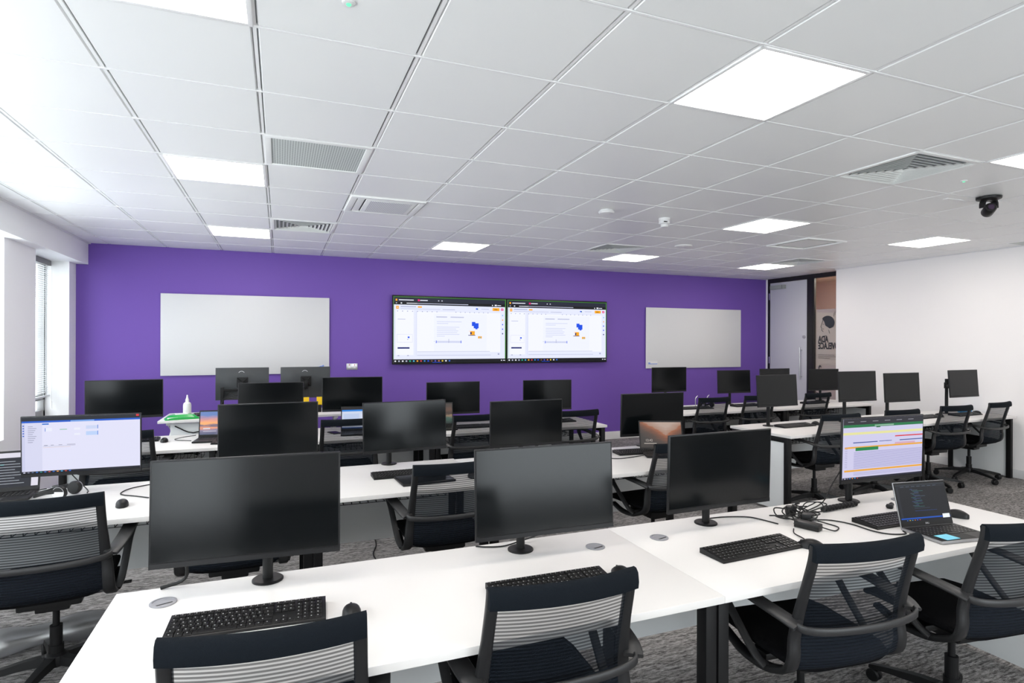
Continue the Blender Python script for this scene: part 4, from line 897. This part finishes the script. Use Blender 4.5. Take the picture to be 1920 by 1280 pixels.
mb('black_plastic').lathe([(0.001, -0.018), (0.010, -0.016), (0.012, 0), (0.010, 0.016), (0.001, 0.018)], 16, X=T(0.022, 0, 0.013) @ RY(80)).obj('bud', t)
t = thing('power_adapter', 'rectangular black laptop charger brick on the front desk', 'charger', (2.262, 1.985, HD), rad(-70))
mb('laptop_dark').box(-0.055, 0.055, -0.025, 0.025, 0.001, 0.031, 0.005).obj('brick', t); mb('black_plastic').box(-0.0555, 0.0555, -0.0255, 0.0255, 0.015, 0.017).obj('seam', t)
t = thing('plug', 'black mains plug standing by the charger brick', 'plug', (2.335, 2.05, HD), rad(25))
mb('black_plastic').box(-0.026, 0.026, -0.022, 0.022, 0.001, 0.045, 0.006).obj('body', t)
mb('silver').box(-0.003, 0.003, -0.040, -0.022, 0.026, 0.034).box(-0.014, -0.010, -0.038, -0.022, 0.010, 0.016).box(0.010, 0.014, -0.038, -0.022, 0.010, 0.016).obj('pins', t, 0)
t = thing('plug', 'rounded black travel plug behind the cable coil on the front desk', 'plug', (2.355, 2.17, HD), rad(-30))
mb('black_plastic').lathe([(0.001, 0), (0.022, 0.001), (0.026, 0.020), (0.022, 0.045), (0.001, 0.05)], 18).obj('body', t)
t = thing('cable_spine', 'ribbed black cable spine lying at the foot of the lit monitor', 'cable guide', (2.68, 2.155, HD), rad(2))
mb('cable').tube([(-0.13, 0, 0.015), (0.13, 0.01, 0.015)], 0.009, 8).obj('core', t)
b = mb('black_plastic')
for k in range(20): b.lathe([(0.009, -0.0035), (0.015, -0.0025), (0.015, 0.0025), (0.009, 0.0035)], 10, X=T(-0.125+k*0.0131, k*0.0005, 0.015) @ RY(90+18*(-1)**k))
b.obj('ribs', t)

def cable(pts, lab, r=0.003, k=6, cat='cable'):
    o = Vector(pts[0]); return tag(mb('cable').tube([Vector(p)-o for p in pts], r, 7, k).obj('cable', loc=tuple(o)), lab, cat)
zt = HD+0.004
random.seed(3)
coil = []
for q in range(34):
    a = q*0.62; R = 0.075+0.05*math.sin(q*1.7); coil.append((2.30+R*1.15*math.cos(a), 2.10+R*0.8*math.sin(a), zt+0.004+0.030*abs(math.sin(q*0.9))))
cable(coil, 'tangled black cable heap on the front desk by the charger brick', 0.0032, 6)
coil = []
for q in range(22):
    a = q*0.75+1; R = 0.065+0.03*math.sin(q*2.3); coil.append((2.42+R*1.3*math.cos(a), 2.13+R*0.6*math.sin(a), zt+0.010+0.050*abs(math.sin(q*0.7))))
cable(coil, 'second black cable looped high over the plugs of the front desk heap', 0.0028, 6)
cable([(2.18, 2.08, zt), (2.15, 2.18, zt), (2.12, 2.22, zt), (2.03, 2.255, zt), (1.95, 2.265, zt), (1.89, 2.25, zt+0.004), (1.895, 2.235, zt+0.02)], 'black cable from the heap to the pole of the left neighbouring monitor')
cable([(2.38, 2.07, zt), (2.46, 2.03, zt), (2.50, 1.95, zt), (2.50, 1.85, zt), (2.53, 1.79, zt), (2.60, 1.765, zt), (2.62, 1.79, zt+0.003)], 'black charging cable running from the heap to the silver laptop')
cable([(2.19, 2.0, zt), (2.14, 1.95, zt), (2.12, 1.88, zt), (2.09, 1.85, zt), (2.08, 1.858, zt+0.01)], 'thin black cord from the charger brick toward the mouse', 0.0026)
cable([(2.30, 1.94, zt+0.01), (2.34, 1.91, zt), (2.40, 1.94, zt), (2.40, 2.0, zt), (2.36, 2.04, zt+0.01)], 'short black cord between charger brick and mains plug', 0.0028)
cable([(2.86, 2.235, HD+0.26), (2.75, 2.26, HD+0.10), (2.66, 2.24, HD+0.02), (2.52, 2.20, zt), (2.42, 2.16, zt+0.01)], 'black cable drooping from the spreadsheet monitor to the cable heap')
cable([(0.92, 2.245, HD+0.18), (0.98, 2.27, HD+0.10), (1.07, 2.29, HD+0.07), (1.04, 2.285, HD+0.03), (0.95, 2.28, zt+0.008), (0.87, 2.27, zt), (0.80, 2.285, zt), (0.76, 2.31, zt)], 'black cable hanging behind the middle front monitor onto the desk')
cable([(-0.38, 2.31, zt), (-0.305, 2.305, HD+0.03), (-0.30, 2.28, HD+0.12), (-0.28, 2.24, HD+0.22)], 'black tied cable dropping below the largest monitor at the desk edge', 0.006, 5)
cable([(-0.66, 3.66, zt), (-0.73, 3.72, zt), (-0.82, 3.80, zt), (-0.80, 3.92, zt), (-0.70, 4.0, zt), (-0.62, 4.05, zt)], 'thin looped black cable on the second row desk near the lone mouse', 0.003)
cable([(-1.16, 4.10, HD+0.12), (-1.10, 4.08, HD+0.05), (-1.02, 3.98, zt), (-1.0, 3.90, zt)], 'short black cable at the foot of the lit web page monitor')
cable([(-1.46, 4.08, zt), (-1.33, 4.03, zt), (-1.24, 4.08, zt+0.002)], 'black cable crossing the desk between the cut off laptop and the lit monitor')
cable([(-0.70, 5.60, zt), (-0.80, 5.66, zt), (-0.84, 5.74, zt), (-0.76, 5.86, zt), (-0.70, 5.90, zt)], 'thin black cable loop left of the sunset laptop', 0.0028)
cable([(2.02, 3.68, zt), (2.18, 3.72, zt), (2.30, 3.66, zt), (2.42, 3.67, zt), (2.53, 3.68, zt+0.004)], 'black cable running to the valley picture laptop', 0.0032)
cable([(0.71, 4.90, 0.004), (0.70, 4.6, 0.004), (0.645, 4.35, 0.004), (0.71, 3.95, 0.004), (0.80, 3.7, 0.004)], 'black cable lying on the carpet below the second row desk', 0.005)
cable([(7.42, 6.28, zt), (7.36, 6.26, HD+0.08), (7.28, 6.27, HD+0.13), (7.22, 6.25, HD+0.07), (7.26, 6.24, zt)], 'black cable loop on the far desk in front of the door handle', 0.004)
# plastic wrapped roll on the carpet
t = thing('wrapped_bundle', 'clear plastic wrapped bundle on the carpet under the left second row desk', 'bag', (-1.10, 3.72, 0), rad(14))
random.seed(5); rings = []
for i in range(15):
    x = -0.30+0.95*i/14; r = 0.055+0.012*math.sin(i*1.3)
    if i in (0, 14): r = 0.012
    rings.append([(x, r*1.5*math.cos(a)*(1+0.05*math.sin(3*a+i)), max(0.003, 0.06+r*math.sin(a)*(1+0.08*math.sin(5*a+2*i)))) for a in [2*PI*k/14 for k in range(14)]])
mb('wrap').loft(rings).obj('plastic_wrap', t, 180)
mb('cable').tube([(-0.22, 0.01, 0.05), (0, -0.02, 0.06), (0.25, 0.02, 0.045), (0.55, 0, 0.05)], 0.010, 8, 4).tube([(-0.2, -0.03, 0.04), (0.1, 0.03, 0.05), (0.5, -0.02, 0.04)], 0.008, 8, 4).obj('content', t)
t = thing('cable_coil', '', 'cable', (-1.42, 3.70, 0))
tag(t, 'black crumpled cable end beside the plastic wrapped bundle', 'cable')
mb('cable').tube([(0.06*math.cos(k)*(1+0.1*math.sin(3*k)), 0.05*math.sin(k), 0.012+0.008*(k % 3)) for k in range(18)], 0.007, 6, 4).obj('loops', t)

# ------------------------------------------------------------------ chairs
def chair_proto():
    t = thing('office_chair', '', 'chair')
    prof = [(-0.300, 0.918, 0.212), (-0.292, 0.860, 0.214), (-0.264, 0.760, 0.217), (-0.238, 0.660, 0.222), (-0.226, 0.580, 0.228), (-0.228, 0.520, 0.232), (-0.212, 0.470, 0.234), (-0.165, 0.440, 0.234)]
    Q = catmull([Vector(p) for p in prof], 4); bow = 0.034
    def P(q, s):   # s -1..1 across
        return (q.z*s*1.0, q.x-bow*(1-s*s), q.y)
    b = mb('mesh'); v = []; f = []; nx = 12
    for q in Q:
        for i in range(nx+1): v.append(P(q, -0.95+1.9*i/nx))
    for r in range(len(Q)-1):
        for i in range(nx): a = r*(nx+1)+i; f.append((a, a+1, a+nx+2, a+nx+1))
    b.raw(v, f).obj('backrest_mesh', t, 80, fix=False)
    # wrapped fabric headband, follows the bow
    rings = []
    for i in range(15):
        s = -1+2*i/14; x = 0.228*s; y = -0.298-bow*(1-s*s); ring = []
        for a, c in ((-0.015, -0.042), (-0.020, -0.022), (-0.018, 0.004), (-0.008, 0.014), (0.006, 0.014), (0.014, 0.004), (0.014, -0.022), (0.010, -0.042)):
            ring.append((x, y+a-(c*-0.10), 0.910+c))
        rings.append(ring)
    mb('headband').loft(rings).obj('headband', t, 50)
    for s in (-1, 1):
        pts = [(s*(z_ if False else q[2]), q[0]+0.004, q[1]) for q in prof[:]]+[(s*0.232, -0.08, 0.412), (s*0.226, 0.05, 0.402), (s*0.215, 0.17, 0.425)]
        mb('frame_grey').ribbon(pts[:], (1, 0, 0), lambda u: 0.034+0.016*math.sin(PI*min(1, max(0, u-0.2)/0.8)), 0.024, 4).obj('side_frame', t, 50)
    # arm: pad, front curl, strut back down to the seat side
    for s in (-1, 1):
        pts = [(s*0.246, -0.262, 0.640), (s*0.262, -0.215, 0.652), (s*0.276, -0.10, 0.664), (s*0.282, 0.02, 0.672), (s*0.282, 0.095, 0.670), (s*0.280, 0.125, 0.650), (s*0.277, 0.110, 0.615),
               (s*0.270, 0.03, 0.535), (s*0.262, -0.06, 0.455), (s*0.250, -0.11, 0.425)]
        mb('arm_grey').ribbon(pts, (1, 0, 0), lambda u: 0.060-0.028*max(0, min(1, (u-0.5)/0.2)), 0.013, 4).obj('armrest', t, 50)
    n = 16; pts = [(0.246*math.sin(-PI/2+PI*i/n)*1.02, -0.262-0.052*math.cos(-PI/2+PI*i/n)**0.8 if 0 < i < n else -0.262, 0.640-0.014*math.cos(-PI/2+PI*i/n)) for i in range(n+1)]
    mb('arm_grey').ribbon(pts, (0, 0, 1), 0.026, 0.011, 1).obj('back_band', t, 50)
    rings = []
    for y, hw, z, th in ((-0.215, 0.17, 0.450, 0.018), (-0.205, 0.200, 0.455, 0.03), (-0.16, 0.222, 0.462, 0.04), (-0.02, 0.232, 0.464, 0.046), (0.12, 0.232, 0.468, 0.048), (0.21, 0.225, 0.462, 0.045), (0.245, 0.212, 0.448, 0.036), (0.258, 0.195, 0.436, 0.020)):
        ring = []
        for k in range(20):
            a = 2*PI*k/20; ca, sa = math.cos(a), math.sin(a)
            ring.append((hw*math.copysign(abs(ca)**0.45, ca), y, z+th/2*math.copysign(abs(sa)**0.6, sa)+0.010*(abs(ca)**3)))
        rings.append(ring)
    mb('seat_fabric').loft(rings).obj('seat', t, 60)
    m = mb('black_plastic').box(-0.12, 0.12, -0.13, 0.11, 0.385, 0.430, 0.012).box(-0.20, 0.20, -0.05, 0.03, 0.405, 0.430, 0.006).box(-0.065, 0.065, -0.08, 0.06, 0.350, 0.388, 0.01)
    m.tube([(0.06, 0.03, 0.40), (0.20, 0.05, 0.395), (0.26, 0.055, 0.39)], 0.006, 6).box(0.24, 0.29, 0.045, 0.07, 0.385, 0.395, 0.003)
    m.obj('mechanism', t)
    mb('black_metal').cyl((0, 0), 0.014, 0.22, 0.36, 16).cyl((0, 0), 0.025, 0.10, 0.26, 20).cyl((0, 0), 0.030, 0.10, 0.17, 20).obj('gas_lift', t)
    st = mb('black_plastic').lathe([(0.001, 0.075), (0.045, 0.078), (0.050, 0.10), (0.045, 0.125), (0.030, 0.135), (0.001, 0.136)], 20)
    for k in range(5):
        X = RZ(90+18+72*k)
        st.loft([[(x, -a, z-b_), (x, a, z-b_), (x, a*0.8, z+b_), (x, -a*0.8, z+b_)] for x, a, z, b_ in ((0.03, 0.024, 0.105, 0.020), (0.12, 0.021, 0.100, 0.017), (0.24, 0.017, 0.082, 0.012), (0.318, 0.016, 0.066, 0.009), (0.330, 0.011, 0.063, 0.007))], X=X)
    so = st.obj('star_base', t)
    for k in range(5):
        X = RZ(90+18+72*k) @ T(0.31, 0, 0) @ RZ(40*k)
        c = mb('black_plastic')
        for s in (-1, 1): c.lathe([(0.001, -0.009), (0.024, -0.009), (0.029, -0.004), (0.029, 0.004), (0.024, 0.009), (0.001, 0.009)], 20, X=X @ T(0, s*0.014, 0.030) @ RX(90))
        c.box(-0.018, 0.018, -0.005, 0.005, 0.02, 0.052, 0.003, X=X).cyl((0, 0), 0.007, 0.045, 0.066, 10, X=X)
        c.obj('caster', so)
    return t
CH = [(-0.030, 1.452, -4.4, 'nearest mesh chair, at the bottom left with only its back top showing'),
      (0.748, 1.445, -2.3, 'mesh chair at the bottom centre, in front of the middle front monitor'),
      (1.850, 1.362, -6.0, 'mesh chair at the bottom right with both armrests showing, left of the cut off one'),
      (2.62, 1.285, -7.0, 'mesh chair cut off by the bottom right corner, before the silver laptop'),
      (-0.940, 2.985, 4.8, 'mesh chair at the left edge before the second row desk, its base showing'),
      (-0.215, 3.10, 0, 'chair showing only below the largest front monitor'),
      (0.89, 3.060, 0, 'second row mesh chair in front of the black tablet'),
      (2.49, 3.150, 4, 'second row mesh chair half hidden by the monitor near the tangled cables'),
      (-1.10, 4.97, 0, 'chair showing just under the lit web page monitor'),
      (0.545, 5.09, -1, 'third row mesh chair in front of the blue topped laptop'),
      (1.665, 4.99, 2, 'third row mesh chair between two second row monitors'),
      (2.68, 4.965, 3.9, 'third row mesh chair at the right end, in front of the purple wall'),
      (4.83, 5.55, 1, 'far right hand mesh chair below the right whiteboard'),
      (5.55, 5.56, -4, 'far right hand mesh chair partly behind the left monitor of the right front desk'),
      (6.56, 5.58, 2, 'far right hand mesh chair nearest the door'),
      (4.83, 3.86, -2.9, 'mesh chair at the left of the right hand front desk, behind the spreadsheet monitor'),
      (5.73, 3.90, -1.6, 'mesh chair just above the spreadsheet monitor, before the white wall'),
      (6.66, 3.96, -3, 'mesh chair on casters right of the spreadsheet monitor'),
      (7.52, 4.02, 6, 'rightmost mesh chair, cut off by the right edge')]
for x, y, a, lab in CH:
    A = rad(a); fx, fy = -math.sin(A)*0.325, math.cos(A)*0.325
    place('chair', chair_proto, (x+fx, y+fy, 0), A, lab, 'chair', 'black mesh office chairs')
